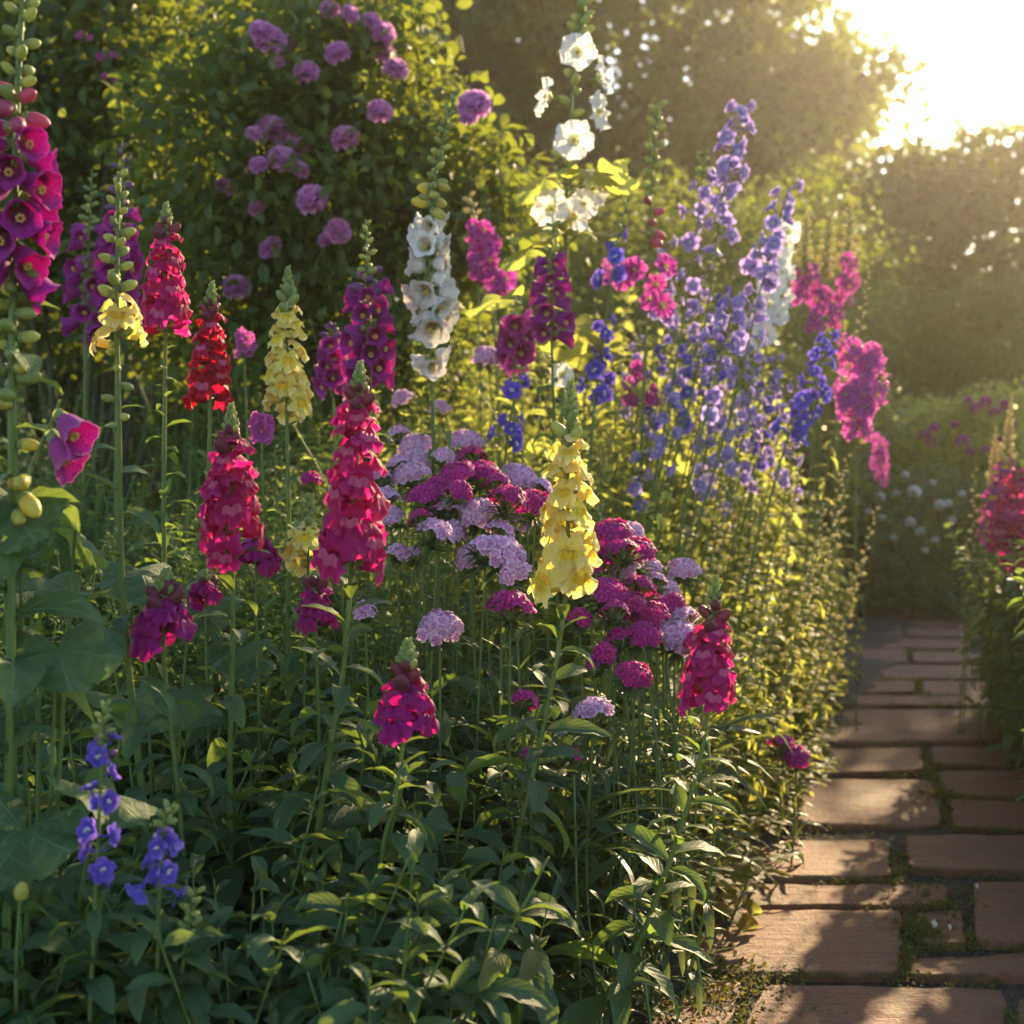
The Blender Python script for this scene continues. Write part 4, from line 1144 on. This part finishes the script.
snapdragon('magenta-crimson snapdragon on a straight stem, left of the tallest crimson one in the foreground', G, [(231, 408), (232, 520), (233, 640), (230, 760), (231, 900)], 1.85, 'magenta', (455, 548), 408, M_BUD['maroon'], 0, 1, n=13, s=1.3, leafs=lv(560, 900, 26, .05, .115))
snapdragon('tallest crimson snapdragon of the foreground, its leafy stem curving to the left', G, [(360, 366), (357, 460), (352, 560), (342, 680), (322, 800), (310, 900)], 1.8, 'magenta', (412, 568), 366, M_BUD['maroon'], 0, 2, n=19, s=1.34, leafs=lv(575, 900, 30, .05, .115))
snapdragon('large pale yellow snapdragon with green tip, near the centre of the foreground', G, [(571, 384), (568, 470), (566, 590), (545, 720), (512, 860), (500, 940)], 1.9, 'yellow', (448, 590), 384, M_BUD['green'], 0, 3, n=18, s=1.28, nb=7, leafs=lv(598, 930, 34, .045, .11), sb=1.05)
snapdragon('short magenta snapdragon with few flowers, low at the left between two tall stems', G, [(166, 572), (164, 650), (172, 740), (182, 840)], 1.75, 'deep', (612, 640), 575, M_BUD['maroon'], 0, 4, n=5, s=1.2, nb=8, sb=1.25, leafs=lv(665, 860, 16, .03, .09), r=(.0018, .0036))
snapdragon('short magenta snapdragon with a small tuft of flowers, just below the tall crimson one', G, [(408, 640), (405, 720), (395, 800), (378, 880)], 1.7, 'deep', (690, 728), 645, M_BUD['maroon'], 0, 5, n=5, s=1.2, nb=8, sb=1.25, leafs=lv(740, 900, 18, .03, .09), r=(.0018, .0036))
snapdragon('red snapdragon on a long leaning stem beside the path, right of the sweet williams', G, [(716, 575), (711, 650), (704, 740), (680, 830), (640, 940), (600, 1010)], 1.9, 'magenta', (630, 704), 580, M_BUD['maroon'], 0, 6, n=15, s=1.15, leafs=lv(715, 1000, 34, .045, .11, mat=L_MID))
snapdragon('small fading dark red snapdragon low between the two crimson foreground snapdragons', G, [(316, 575), (316, 640), (318, 700)], 2.0, 'deep', (592, 628), 575, M_BUD['maroon'], 0, 7, n=6, s=.9, nb=6, r=(.0016, .003), leafs=lv(640, 760, 12, .03, .07))
snapdragon('small pale lemon snapdragon with two or three flowers left of the tallest crimson one', G, [(308, 495), (308, 560), (306, 640), (304, 700)], 2.15, 'yellow', (535, 565), 498, M_BUD['green'], 0, 8, n=4, s=1.15, nb=5, r=(.0016, .003), leafs=lv(580, 720, 14, .02, .07))
snapdragon('yellow snapdragon at mid left, behind the crimson ones', G, [(288, 268), (287, 340), (287, 430), (289, 540), (288, 640)], 2.3, 'yellow', (312, 414), 270, M_BUD['green'], 0, 9, n=17, s=1.15, leafs=lv(425, 680, 26, .02, .08, mat=L_MID))
snapdragon('dark blood-red snapdragon left of the mid-left yellow one', G, [(212, 282), (210, 340), (210, 420), (208, 540)], 2.35, 'red', (322, 402), 285, M_BUD['maroon'], 0, 10, n=15, s=1.15, leafs=lv(415, 640, 22, .02, .08, mat=L_MID))
snapdragon('bright magenta snapdragon at the back left, above the blood-red one', G, [(166, 204), (166, 280), (165, 380), (164, 520)], 2.4, 'magenta', (240, 332), 206, M_BUD['maroon'], 0, 11, n=15, s=1.2, leafs=lv(345, 600, 26, .02, .08, mat=L_MID))
snapdragon('magenta snapdragon with flowers fallen low, half hidden beside the left crimson one', G, [(258, 520), (256, 600), (258, 680)], 2.1, 'deep', (548, 566), 525, M_BUD['maroon'], 0, 12, n=3, s=1.05, nb=4, r=(.0015, .003), leafs=lv(575, 700, 10, .03, .07))
snapdragon('single magenta snapdragon bud cluster low at left of the left crimson stem', G, [(205, 570), (206, 640), (208, 700)], 2.1, 'deep', (588, 600), 574, M_BUD['maroon'], 0, 13, n=4, s=.8, nb=4, r=(.0015, .003), leafs=lv(610, 720, 10, .03, .07))
snapdragon('crimson snapdragon at the right photo edge, across the path', G, [(1018, 455), (1014, 540), (1012, 640), (1012, 720)], 4.05, 'magenta', (480, 560), 455, M_BUD['maroon'], 0, 14, n=14, s=2.1, leafs=lv(570, 760, 24, .03, .10, mat=L_MID))
snapdragon('pink snapdragon with a pale seedy top, right photo edge behind the crimson one', G, [(1012, 392), (1006, 470), (1002, 560), (1000, 680)], 4.3, 'pink', (466, 512), 395, M_BUD['seed'], 0, 15, n=14, s=1.6, nb=16, tipm=SEED, leafs=lv(520, 720, 24, .02, .07, mat=L_LIT), sb=1.4)

snapdragon('slender rose-pink snapdragon left of the other two at the right photo edge', G, [(996, 425), (992, 500), (990, 590), (990, 690)], 4.4, 'pink', (490, 545), 428, M_BUD['seed'], 0, 16, n=9, s=1.35, nb=14, tipm=SEED, leafs=lv(550, 720, 24, .02, .07, mat=L_LIT), sb=1.3)

# foxgloves and bell-flowered spikes
spike('foxglove', 'tall thick-stemmed purple foxglove at the left photo edge with open bells and green seed pods', 'foxglove', 'foxgloves', [(24, -30), (17, 110), (13, 300), (12, 520), (10, 740), (8, 900)], 1.6, r=(.0030, .0072),
      flowers=[(M_BELL['magenta'], 122, 262, 17, .8, 1.12, -12, -42, -75, 125)],
      buds=[(M_BUD['green'], -20, 105, 16, 1.1, 1.6, 40, 10, None, 0), (M_BUD['pink'], 88, 128, 5, 1.7, 2.6, 10, -25, -60, 110), (M_BUD['green'], 268, 400, 16, 1.7, 2.0, -5, 10, None, 0), (M_BUD['yellow'], 310, 500, 5, 1.5, 1.8, 0, 0, -60, 90)],
      leaves=(OVATE, L_BROAD, 300, 720, 18, .05, .13, 30, -10), seed=31)
spike('bellflower', 'drooping violet bells hanging on a side stalk by the thick left foxglove stem', 'bellflower', 'foxgloves', [(60, 400), (50, 425), (30, 470), (16, 530), (12, 700), (10, 860)], 1.58, r=(.0016, .003),
      flowers=(M_BELL['violet'], 398, 446, 2, 1.25, 1.1, -12, -38, -12, 12), seed=32, buds=(M_BUD['yellow'], 470, 520, 3, 2.4, 2.4, -20, -10, -45, 40))
spike('green_flower_spike', 'slender green-budded stem with a few yellow flowers, second stem from the left edge', 'flower spike', 'budding spikes', [(119, 172), (117, 300), (119, 430), (122, 580), (134, 720), (148, 860)], 1.75, r=(.0022, .0055),
      flowers=(M_SNAP['yellow'], 312, 350, 5, .75, .92, 25, 5, None, 0),
      buds=[(M_BUD['green'], 176, 300, 18, .9, 1.6, 45, 15, None, 0), (M_BUD['green'], 330, 440, 7, 1.2, 1.4, 10, 10, None, 0)], leaves=(LANCE, L_DARK, 400, 860, 22, .04, .11, 30, -5), seed=33)
spike('foxglove', 'purple foxglove spike at the back left, behind the green-budded stem', 'foxglove', 'foxgloves', [(122, 140), (120, 220), (118, 320), (116, 470)], 2.9, flowers=(M_BELL['purple'], 212, 300, 24, .75, 1.0, 0, -30, None, 0), buds=(M_BUD['purple'], 145, 215, 14, .8, 2.2, 40, 0, None, 0), seed=34)
spike('foxglove', 'blurred purple foxglove half hidden at the far left, right of the thick stem', 'foxglove', 'foxgloves', [(92, 170), (88, 250), (86, 330), (84, 460)], 3.1, flowers=(M_BELL['purple'], 225, 330, 20, .8, 1.0, 0, -30, None, 0), buds=(M_BUD['green'], 175, 225, 14, .8, 1.6, 40, 0, None, 0), seed=35)
spike('foxglove', 'violet-purple foxglove with wide bells left of the white bell spike', 'foxglove', 'foxgloves', [(366, 220), (368, 290), (370, 380), (372, 500)], 2.7, flowers=(M_BELL['purple'], 290, 372, 22, .8, 1.05, 5, -30, None, 0), buds=[(M_BUD['green'], 224, 275, 14, .8, 1.5, 45, 10, None, 0), (M_BUD['purple'], 272, 295, 6, 1.8, 2.4, 20, 0, None, 0)], leaves=(LANCE, L_MID, 385, 520, 14, .03, .08, 30, 0), seed=36)
spike('bellflower', 'white bell-flowered spike with a green budding top, left of the white hollyhock', 'bellflower', 'white spikes', [(456, 90), (436, 170), (430, 240), (430, 330), (434, 460)], 2.75, r=(.002, .0045),
      flowers=[(M_BELL['white'], 216, 322, 24, .7, 1.2, 5, -42, None, 0, .010), (M_BELL['white'], 345, 368, 3, .9, .8, -20, -30, None, 0)],
      buds=[(M_BUD['green'], 94, 200, 26, .9, 1.7, 50, 5, None, 0), (M_BUD['yellow'], 180, 212, 6, 1.9, 2.6, 0, -20, None, 0)], leaves=(LANCE, L_MID, 370, 520, 14, .03, .08, 30, 0), seed=37)
spike('foxglove', 'purple-magenta foxglove spike just below the white hollyhock', 'foxglove', 'foxgloves', [(553, 225), (551, 290), (552, 360), (555, 470)], 3.0, flowers=(M_BELL['purple'], 255, 332, 22, .62, .95, 5, -25, None, 0), buds=(M_BUD['green'], 222, 258, 12, .9, 1.6, 45, 20, None, 0), leaves=(LANCE, L_MID, 345, 480, 14, .03, .08, 30, 0), seed=38)
spike('foxglove', 'orchid-purple flower spike left of the centre, low behind the yellow snapdragon at mid left', 'foxglove', 'foxgloves', [(330, 330), (332, 370), (334, 420), (336, 500)], 2.9, flowers=(M_BELL['orchid'], 340, 385, 14, .6, .85, 10, -25, None, 0), buds=(M_BUD['purple'], 322, 342, 6, 1, 1.6, 50, 20, None, 0), seed=39)
spike('foxglove', 'orchid-purple foxglove between the lilac sweet williams and the foxglove below the hollyhock', 'foxglove', 'foxgloves', [(516, 290), (515, 330), (514, 380), (514, 460)], 3.4, flowers=(M_BELL['orchid'], 318, 356, 12, .8, 1.1, 10, -25, None, 0), buds=(M_BUD['green'], 292, 320, 8, 1, 1.8, 50, 20, None, 0), seed=40)

# hollyhocks
def hollyhock(label, pix, Y, col, fls, leafs, buds, seed, group='hollyhocks', r=(.003, .0075), fs=1.0):
    root = spike('hollyhock', label, 'hollyhock', group, pix, Y, r=r, buds=buds, seed=seed)
    base = np.array(root.location); q = np.random.default_rng(seed)
    C = stem_curve(pix, Y)
    for px, py, az, s in fls:            # az: direction faced, -90 towards the viewer
        p = at(px, py, Y - .05 * math.cos(R(az + 90)))
        d = unit(np.array([math.cos(R(az)), math.sin(R(az)), .18 + q.normal() * .1]))
        sp_ = np.array([np.interp(p[2], C[:, 2], C[:, k]) for k in (0, 1)] + [p[2] - .01])
        f = obj('flower', M_SAUCER[col][q.integers(3)], root, p - base, frames(d, np.array([q.random() * 6]))[0], s * fs)
        f_ = MB().add(tube(curve([(0, 0, 0), (p - d * .004 - sp_) * .5 + (0, 0, .004), p - d * .004 - sp_], 5), [.0022, .0018, .0018, .002, .002], 5)).mesh('flower_stalk', [STEM])
        obj('flower_stalk', f_, root, sp_ - base)
    if leafs:
        b = MB()
        for px, py, az, s in leafs:
            p = at(px, py, Y - .04) - base
            d = unit(np.array([math.cos(R(az)), math.sin(R(az)), -.25]))
            b.scatter(BROAD[q.integers(3)], [p], frames(d, np.array([q.normal() * .5])), s, 0)
            sp_ = np.array([np.interp(p[2] + base[2], C[:, 2], C[:, k]) for k in (0, 1)] + [p[2] + base[2] - .03]) - base
            b.add(tube(curve([sp_, (sp_ + p) / 2 + (0, 0, .01), p], 6), .0022, 5), 1)
        obj('foliage', b.mesh('foliage', [L_LIT, STEM]), root)
    return root
def oval(cx, cy_, w_, h_, n, s, seed, slant=0.0):
    q = np.random.default_rng(seed); out = []
    for k in range(n):
        f = (k + .5) / n * 2 - 1; t = (((k * .618) % 1) * 2 - 1) * math.sqrt(1 - f * f * .8)
        out.append((cx + t * w_ / 2 + slant * f * h_ / 2 + q.normal() * w_ * .08, cy_ + f * h_ / 2 + q.normal() * 1.5, -90 + t * 70 + q.normal() * 18, s * (1 - .25 * abs(f)) * (1 + q.normal() * .14)))
    return out
hollyhock('tall white hollyhock with big open flowers, its budded tip at the top photo edge', [(588, -20), (577, 50), (568, 150), (566, 260), (563, 360), (560, 480)], 3.3, 'white',
    [(578, 53, -92, .95), (550, 98, -165, 1.0), (598, 78, -15, 1.0), (596, 112, -30, 1.0), (574, 141, -95, 1.05), (553, 210, -120, 1.05), (572, 217, -70, .9), (590, 190, -40, .95), (582, 205, -60, .8), (563, 375, -120, .7)],
    [(546, 178, -150, .15), (590, 170, -30, .13), (586, 232, -30, .14), (545, 225, -150, .15), (530, 248, -150, .14), (500, 298, -170, .14), (615, 175, -20, .10), (570, 330, -60, .16), (590, 350, -30, .14)],
    [(M_BUD['green'], -15, 45, 16, 1.6, 2.6, 45, 20, None, 0), (M_BUD['green'], 60, 180, 12, 2.2, 2.6, 25, 15, None, 0)], 41)
hollyhock('pink hollyhock spike blurred behind the white bell spike', [(468, 195), (482, 240), (492, 290), (496, 360), (500, 460)], 3.9, 'pink',
    oval(486, 250, 18, 58, 9, .75, 1, .3) + oval(500, 285, 22, 30, 6, .75, 2),
    None, [(M_BUD['seed'], 195, 240, 12, 1.4, 2.2, 40, 10, None, 0), (M_BUD['pink'], 225, 300, 6, 1.8, 2.2, 10, 0, None, 0)], 42, r=(.002, .005))
hollyhock('white hollyhock column, blurred, right of the violet delphiniums', [(788, 222), (778, 270), (768, 330), (758, 420), (750, 520)], 4.1, 'white',
    [(788, 232, -90, .85), (784, 246, -60, .8), (780, 260, -120, .9), (776, 272, -80, .9), (786, 270, -40, .8), (772, 288, -120, .9), (780, 296, -60, .9), (768, 306, -100, .9), (776, 316, -70, .8), (762, 322, -120, .8), (766, 335, -90, .7), (758, 340, -110, .7)],
    None, [(M_BUD['green'], 222, 260, 6, 1.4, 1.8, 40, 10, None, 0)], 43, r=(.002, .005))
hollyhock('slender hollyhock with round green buds and dark pink opening buds, right of the white one', [(658, 100), (652, 180), (648, 260), (645, 360), (640, 480)], 3.4, 'pink',
    [(664, 267, -60, .7), (656, 285, -100, .6), (662, 306, -70, .75), (650, 300, -130, .6), (626, 278, -130, .8), (634, 270, -90, .7)],
    None, [(M_BUD['green'], 104, 200, 20, 1.7, 2.3, 35, 15, None, 0), (M_BUD['pink'], 200, 245, 5, 2.2, 3.0, 10, -10, -40, 80), (M_BUD['green'], 205, 330, 10, 1.5, 1.8, 20, 10, None, 0)], 44, r=(.0022, .005))
for k, (tip, pix, fls, lb) in enumerate((
        (208, [(850, 208), (846, 270), (842, 340), (836, 440)], oval(848, 282, 13, 40, 7, .62, 3), 'pink hollyhock with a long pale seed top, rightmost of the three behind the delphiniums'),
        (215, [(830, 215), (824, 280), (818, 350), (812, 440)], oval(825, 301, 18, 26, 6, .66, 4), 'pink hollyhock with a pale seed top, middle of the three behind the delphiniums'),
        (218, [(806, 218), (803, 280), (798, 350), (792, 440)], oval(802, 289, 14, 26, 6, .64, 5), 'pink hollyhock with a short seed top, leftmost of the three behind the delphiniums'))):
    hollyhock(lb, pix, 4.5, 'pink', fls, None, [(M_BUD['seed'], tip, 275, 30, 1.2, 2.6, 40, 5, None, 0)], 45 + k, r=(.002, .004), fs=1.0)
hollyhock('large orchid-pink hollyhock spike leaning over the border end, on a long bare slanting stem', [(868, 345), (862, 400), (856, 440), (838, 520), (812, 600), (792, 660)], 3.6, 'orchid',
    oval(865, 378, 34, 66, 16, .72, 6) + oval(858, 412, 26, 50, 12, .70, 7) + oval(846, 395, 14, 20, 3, .6, 8) + oval(850, 348, 14, 20, 3, .6, 9),
    None, [(M_BUD['seed'], 345, 445, 14, 1.3, 1.6, 30, 10, None, 0)], 49, r=(.002, .0045))
hollyhock('narrow pink hollyhock spike half hidden behind the leaning orchid one', [(884, 430), (880, 470), (876, 520), (866, 600)], 5.1, 'pink',
    oval(880, 460, 9, 46, 9, .62, 10),
    None, None, 50, r=(.0018, .0035))

# delphiniums and larkspurs
def delph(label, pix, Y, col, ranges, seed, group='delphiniums', buds=None, leaves=None, s=1.0, r=(.0015, .004), name='delphinium'):
    """ranges = [(py_top, py_bot, n)]"""
    fl = [(M_STAR[col], a, b, max(3, int(n * .5)), s * .72, s * 1.12, 25, -5, None, 0, .020 * s) for a, b, n in ranges]
    root = spike(name, label, name, group, pix, Y, r=r, flowers=fl, buds=buds, leaves=leaves, seed=seed)
    return root
BG, BP = M_BUD['green'], M_BUD['purple']
delph('blue-violet larkspur low at the bottom left, the taller of the pair', [(104, 708), (101, 780), (97, 860), (94, 940), (90, 1030)], 1.45, 'blue', [(735, 885, 24)], 61, 'larkspurs in the front corner', [(BG, 706, 742, 12, .6, .9, 50, 20, None, 0), (BP, 735, 760, 4, .9, 1.1, 30, 10, None, 0)], (LANCE, L_DARK, 890, 1060, 20, .05, .11, 30, 0), 1.0, (.0014, .0034), 'larkspur')
delph('blue-violet larkspur low at the bottom left, the shorter one on the right', [(168, 812), (162, 850), (159, 910), (157, 1000), (155, 1060)], 1.45, 'blue', [(832, 900, 19)], 62, 'larkspurs in the front corner', [(BG, 806, 828, 8, .7, 1.0, 50, 20, None, 0)], (LANCE, L_DARK, 905, 1060, 18, .05, .10, 30, 0), 1.0, (.0014, .0032), 'larkspur')
spike('budding_larkspur', 'leafy larkspur shoot with only green buds, beside the shorter blue one', 'larkspur', 'larkspurs in the front corner', [(196, 888), (188, 930), (180, 990), (172, 1050)], 1.45, r=(.0012, .003), buds=(BG, 892, 940, 12, .7, 1.0, 40, 20, None, 0), leaves=(LANCE, L_DARK, 935, 1060, 14, .05, .09, 30, 0), seed=63)
spike('green_flower_bud', 'lone yellow-green bud with a pink tip at the bottom left corner', 'flower bud', None, [(22, 885), (18, 930), (16, 1010)], 1.45, r=(.0014, .003), flowers=([MB().add(ellipsoid(.013, .0155, .013, 10, 8, 0, .35)).mesh('bud', [BUD_Y])], 903, 904, 1, .8, .8, 75, 75, -60, 10), leaves=(OVATE, L_DARK, 940, 1060, 8, .05, .09, 30, 0), seed=64)
delph('tallest violet delphinium, its tip against the dark tree', [(742, 104), (734, 150), (722, 200), (712, 280), (695, 380), (672, 470), (655, 540)], 3.4, 'violet', [(106, 190, 34), (195, 250, 14)], 65, 'delphiniums', [(BG, 190, 300, 14, .9, 1.0, 30, 10, None, 0)], None, 1.7)
delph('violet delphinium right of the tallest one, in front of the white column', [(790, 186), (776, 230), (758, 300), (740, 380), (715, 470), (690, 560)], 3.3, 'violet', [(188, 285, 34), (285, 350, 14)], 66, 'delphiniums', None, None, 1.7)
delph('violet delphinium with sparse pale buds left of the tallest one', [(703, 152), (700, 200), (692, 260), (680, 340), (664, 430), (650, 520)], 3.4, 'violet', [(178, 250, 16), (255, 330, 10)], 67, 'delphiniums', [(BG, 152, 180, 14, 1.0, 1.3, 40, 20, None, 0)], None, 1.6)
delph('blue-violet delphinium close behind the pink spike at the right end of the border', [(828, 330), (818, 370), (806, 410), (788, 438), (770, 500), (750, 570)], 3.2, 'blue', [(335, 442, 38)], 68, 'delphiniums', None, None, 1.6)
delph('deep blue delphinium in the middle, above the yellow foreground snapdragon', [(628, 196), (616, 250), (606, 320), (598, 380), (590, 460)], 3.2, 'blue', [(230, 290, 10), (320, 405, 24)], 69, 'delphiniums', [(BG, 198, 240, 10, .9, 1.1, 40, 20, None, 0)], None, 1.6)
delph('small deep blue delphinium above the lilac sweet williams', [(520, 370), (512, 410), (506, 450), (504, 520)], 2.9, 'blue', [(380, 398, 6), (418, 446, 12)], 70, 'delphiniums', [(BG, 360, 385, 6, .8, 1.0, 40, 20, None, 0)], None, 1.4)
delph('violet delphinium low behind the slender bud spike', [(668, 230), (662, 280), (655, 350), (640, 450)], 3.7, 'violet', [(240, 330, 18)], 71, 'delphiniums', None, None, 1.6)
delph('blue delphinium with a dense lower cluster, below the white column', [(745, 270), (730, 320), (715, 380), (695, 460), (680, 540)], 3.1, 'violet', [(300, 350, 22), (355, 420, 8)], 72, 'delphiniums', None, None, 1.6)
MORE = [(690, 330, 3.5), (705, 350, 3.6), (720, 365, 3.7), (735, 345, 3.9), (755, 350, 4.0), (770, 370, 3.7), (760, 395, 3.5), (785, 380, 3.9), (800, 400, 3.6), (680, 290, 3.9), (720, 300, 4.0), (640, 330, 3.8), (745, 385, 3.4), (676, 370, 3.3), (708, 260, 3.9), (726, 280, 3.6), (748, 300, 3.8), (698, 300, 3.7), (712, 400, 3.4), (730, 410, 3.5), (664, 330, 3.6), (760, 330, 3.6), (778, 345, 3.8), (650, 410, 3.4)]
for k, (px, py, Y) in enumerate(MORE):
    delph('slender hazy delphinium with scattered small violet flowers in the sunlit thicket', [(px, py), (px - 8, py + 60), (px - 22, py + 130), (px - 40, py + 210)], Y, 'violet' if k % 5 else 'blue', [(py + 6, py + 100, 18)], 80 + k, 'slender delphiniums in the thicket', [(M_BUD['seed'] if k % 2 else BG, py - 2, py + 120, 14, .9, 1.1, 40, 15, None, 0, .018)], None, 1.3, (.0012, .0030))
# thin stems with seed pods catching the light
SEEDS = [(870, 262, 4.2, 18), (600, 505, 3.0, 4), (876, 508, 3.1, 30), (842, 470, 3.3, 22), (826, 500, 3.3, 20), (800, 470, 3.5, 24), (780, 450, 3.6, 22), (760, 480, 3.4, 20), (740, 450, 3.4, 20), (860, 560, 3.2, 26), (815, 545, 3.0, 24), (790, 540, 3.0, 20), (770, 560, 2.9, 20), (835, 590, 3.0, 26), (848, 455, 3.8, 16), (975, 470, 4.0, 4), (985, 500, 3.9, 2), (968, 540, 4.0, 4), (995, 450, 4.1, 0), (1010, 520, 3.8, 0), (720, 500, 3.2, 18), (700, 470, 3.4, 16), (640, 390, 3.6, 10), (610, 430, 3.4, 8)]
for k, (px, py, Y, lean) in enumerate(SEEDS):
    right = px > 900
    if not right:
        Y = max(Y, min(6.0, .60 / max(.08, .37 - (px - lean * 2.4 - 512) / F)))
    else:
        Y += .35
    spike('seed_spike', 'thin stem of glowing pale seed pods %s' % ('right of the path' if right else 'at the sunny right end of the bed') if k else 'tall pale seed spike standing clear against the hedge, rightmost at the back', 'seed spike', 'seed spikes ' + ('right' if right else 'left') + ' of the path',
          [(px, py), (px - lean * .5, py + 60), (px - lean * 1.3, py + 130), (px - lean * 2.4, py + 210)], Y, r=(.0010, .0026), buds=(M_BUD['seed'], py, py + 120, 24, .8, 1.5, 45, 10, None, 0),
          leaves=(NARROW, L_LIT, py + 60, py + 240, 22, .02, .065, 30, 5), seed=120 + k)
# orchid cushion flowers scattered in the middle of the bed
for k, (px, py, Y, c) in enumerate(((612, 268, 3.9, 'orchid'), (816, 316, 4.3, 'pink'), (836, 312, 4.4, 'pink'), (852, 262, 4.4, 'pink'), (812, 272, 4.5, 'orchid'), (520, 330, 3.6, 'orchid'), (478, 262, 3.9, 'pink'), (640, 372, 3.7, 'pink'), (650, 390, 3.6, 'pink'), (632, 388, 3.6, 'orchid'), (262, 425, 2.5, 'orchid'), (245, 340, 3.0, 'orchid'), (345, 345, 3.2, 'orchid'), (360, 360, 3.1, 'orchid'))):
    hollyhock(('pink' if c == 'pink' else 'orchid-mauve') + ' flower cluster on a thin stem among the green ' + ('behind the yellow foreground snapdragon' if px > 500 else 'left of the white bell spike'), [(px, py - 10), (px, py + 30), (px + 2, py + 90), (px + 3, py + 150)], Y, c,
              oval(px, py + 4, 13, 22, 7, .42, 160 + k), None, None, 150 + k, 'small flower clusters', (.0015, .003))

# big lobed leaves of a hollyhock clump at the left edge
def broad_clump(label, base_px, Y, lst, seed):
    b = at(base_px[0], base_px[1], Y); b[2] = bed_z(b[0], Y)
    root = empty('broadleaf_plant', b, label, 'plant', 'broad-leaved plants at the left edge')
    q = np.random.default_rng(seed); st = MB()
    for px, py, dy, az, el, s, rl in lst:
        p = at(px, py, Y + dy) - b
        d = unit(np.array([math.cos(R(az)) * math.cos(R(el)), math.sin(R(az)) * math.cos(R(el)), math.sin(R(el))]))
        obj('leaf', M_BROAD[q.integers(3)], root, p, frames(d, np.array([rl]))[0], s)
        st.add(tube(curve([(q.normal() * .01, q.normal() * .01, -.01), p * .55 + (0, 0, .05), p], 10), np.linspace(.004, .0022, 10), 6))
    obj('stem', st.mesh('stem', [STEM]), root)
M_BROAD = [MB().add(t).mesh('leaf', [L_BROAD]) for t in BROAD]
broad_clump('broad lobed-leaf plant with large scalloped leaves at the left photo edge', (30, 900), 1.62,
    [(58, 648, 0, -60, -32, .125, .0), (20, 560, .0, -150, 0, .09, -.4), (75, 530, .05, -30, -25, .11, .9), (0, 500, -.02, -110, -20, .14, .2), (40, 590, .1, 0, -5, .10, -.3), (130, 700, .25, -40, -15, .13, .2), (100, 790, -.05, -30, -15, .12, .3), (25, 830, -.1, -100, -25, .14, .0), (60, 880, .0, -60, -20, .12, .3), (-10, 720, 0, -80, -20, .11, 0)], 171)
broad_clump('broad lobed-leaf plant in shade behind the crimson snapdragons at left', (160, 760), 2.05,
    [(140, 570, 0, -60, -20, .12, .1), (190, 600, .1, -40, -20, .13, -.2), (110, 640, .1, -120, -20, .11, 0), (180, 690, 0, -70, -20, .12, .2), (240, 650, .1, -60, -20, .10, .1)], 172)

# ------------------------------------------------------------------ air
if HAZE:
    nd = N('haze_air')
    pv = nd.n('VolumePrincipled')
    pv.inputs['Color'].default_value = rgb(1.0, .93, .82)
    pv.inputs['Density'].default_value = HAZE
    pv.inputs['Anisotropy'].default_value = 0.78
    nd.l(pv.outputs[0], nd.out.inputs['Volume'])
    top = max(max(v.co.z for v in o.data.vertices) + o.parent.location.z for o in S.objects if o.name.split('.')[0] == 'crown')
    x0, x1, y0, y1, z0, z1 = -29, 29, -9, 45, -1.1, top + .4
    v = np.array([(x, y, z) for z in (z0, z1) for y in (y0, y1) for x in (x0, x1)], float)
    qd = np.array([(0, 2, 3, 1), (4, 5, 7, 6), (0, 1, 5, 4), (2, 6, 7, 3), (0, 4, 6, 2), (1, 3, 7, 5)])
    tag(obj('haze', MB().add((v, qd, v[:, :2])).mesh('haze', [nd.m], False)), 'warm hazy air between the garden and the far trees', 'haze', None, 'stuff')
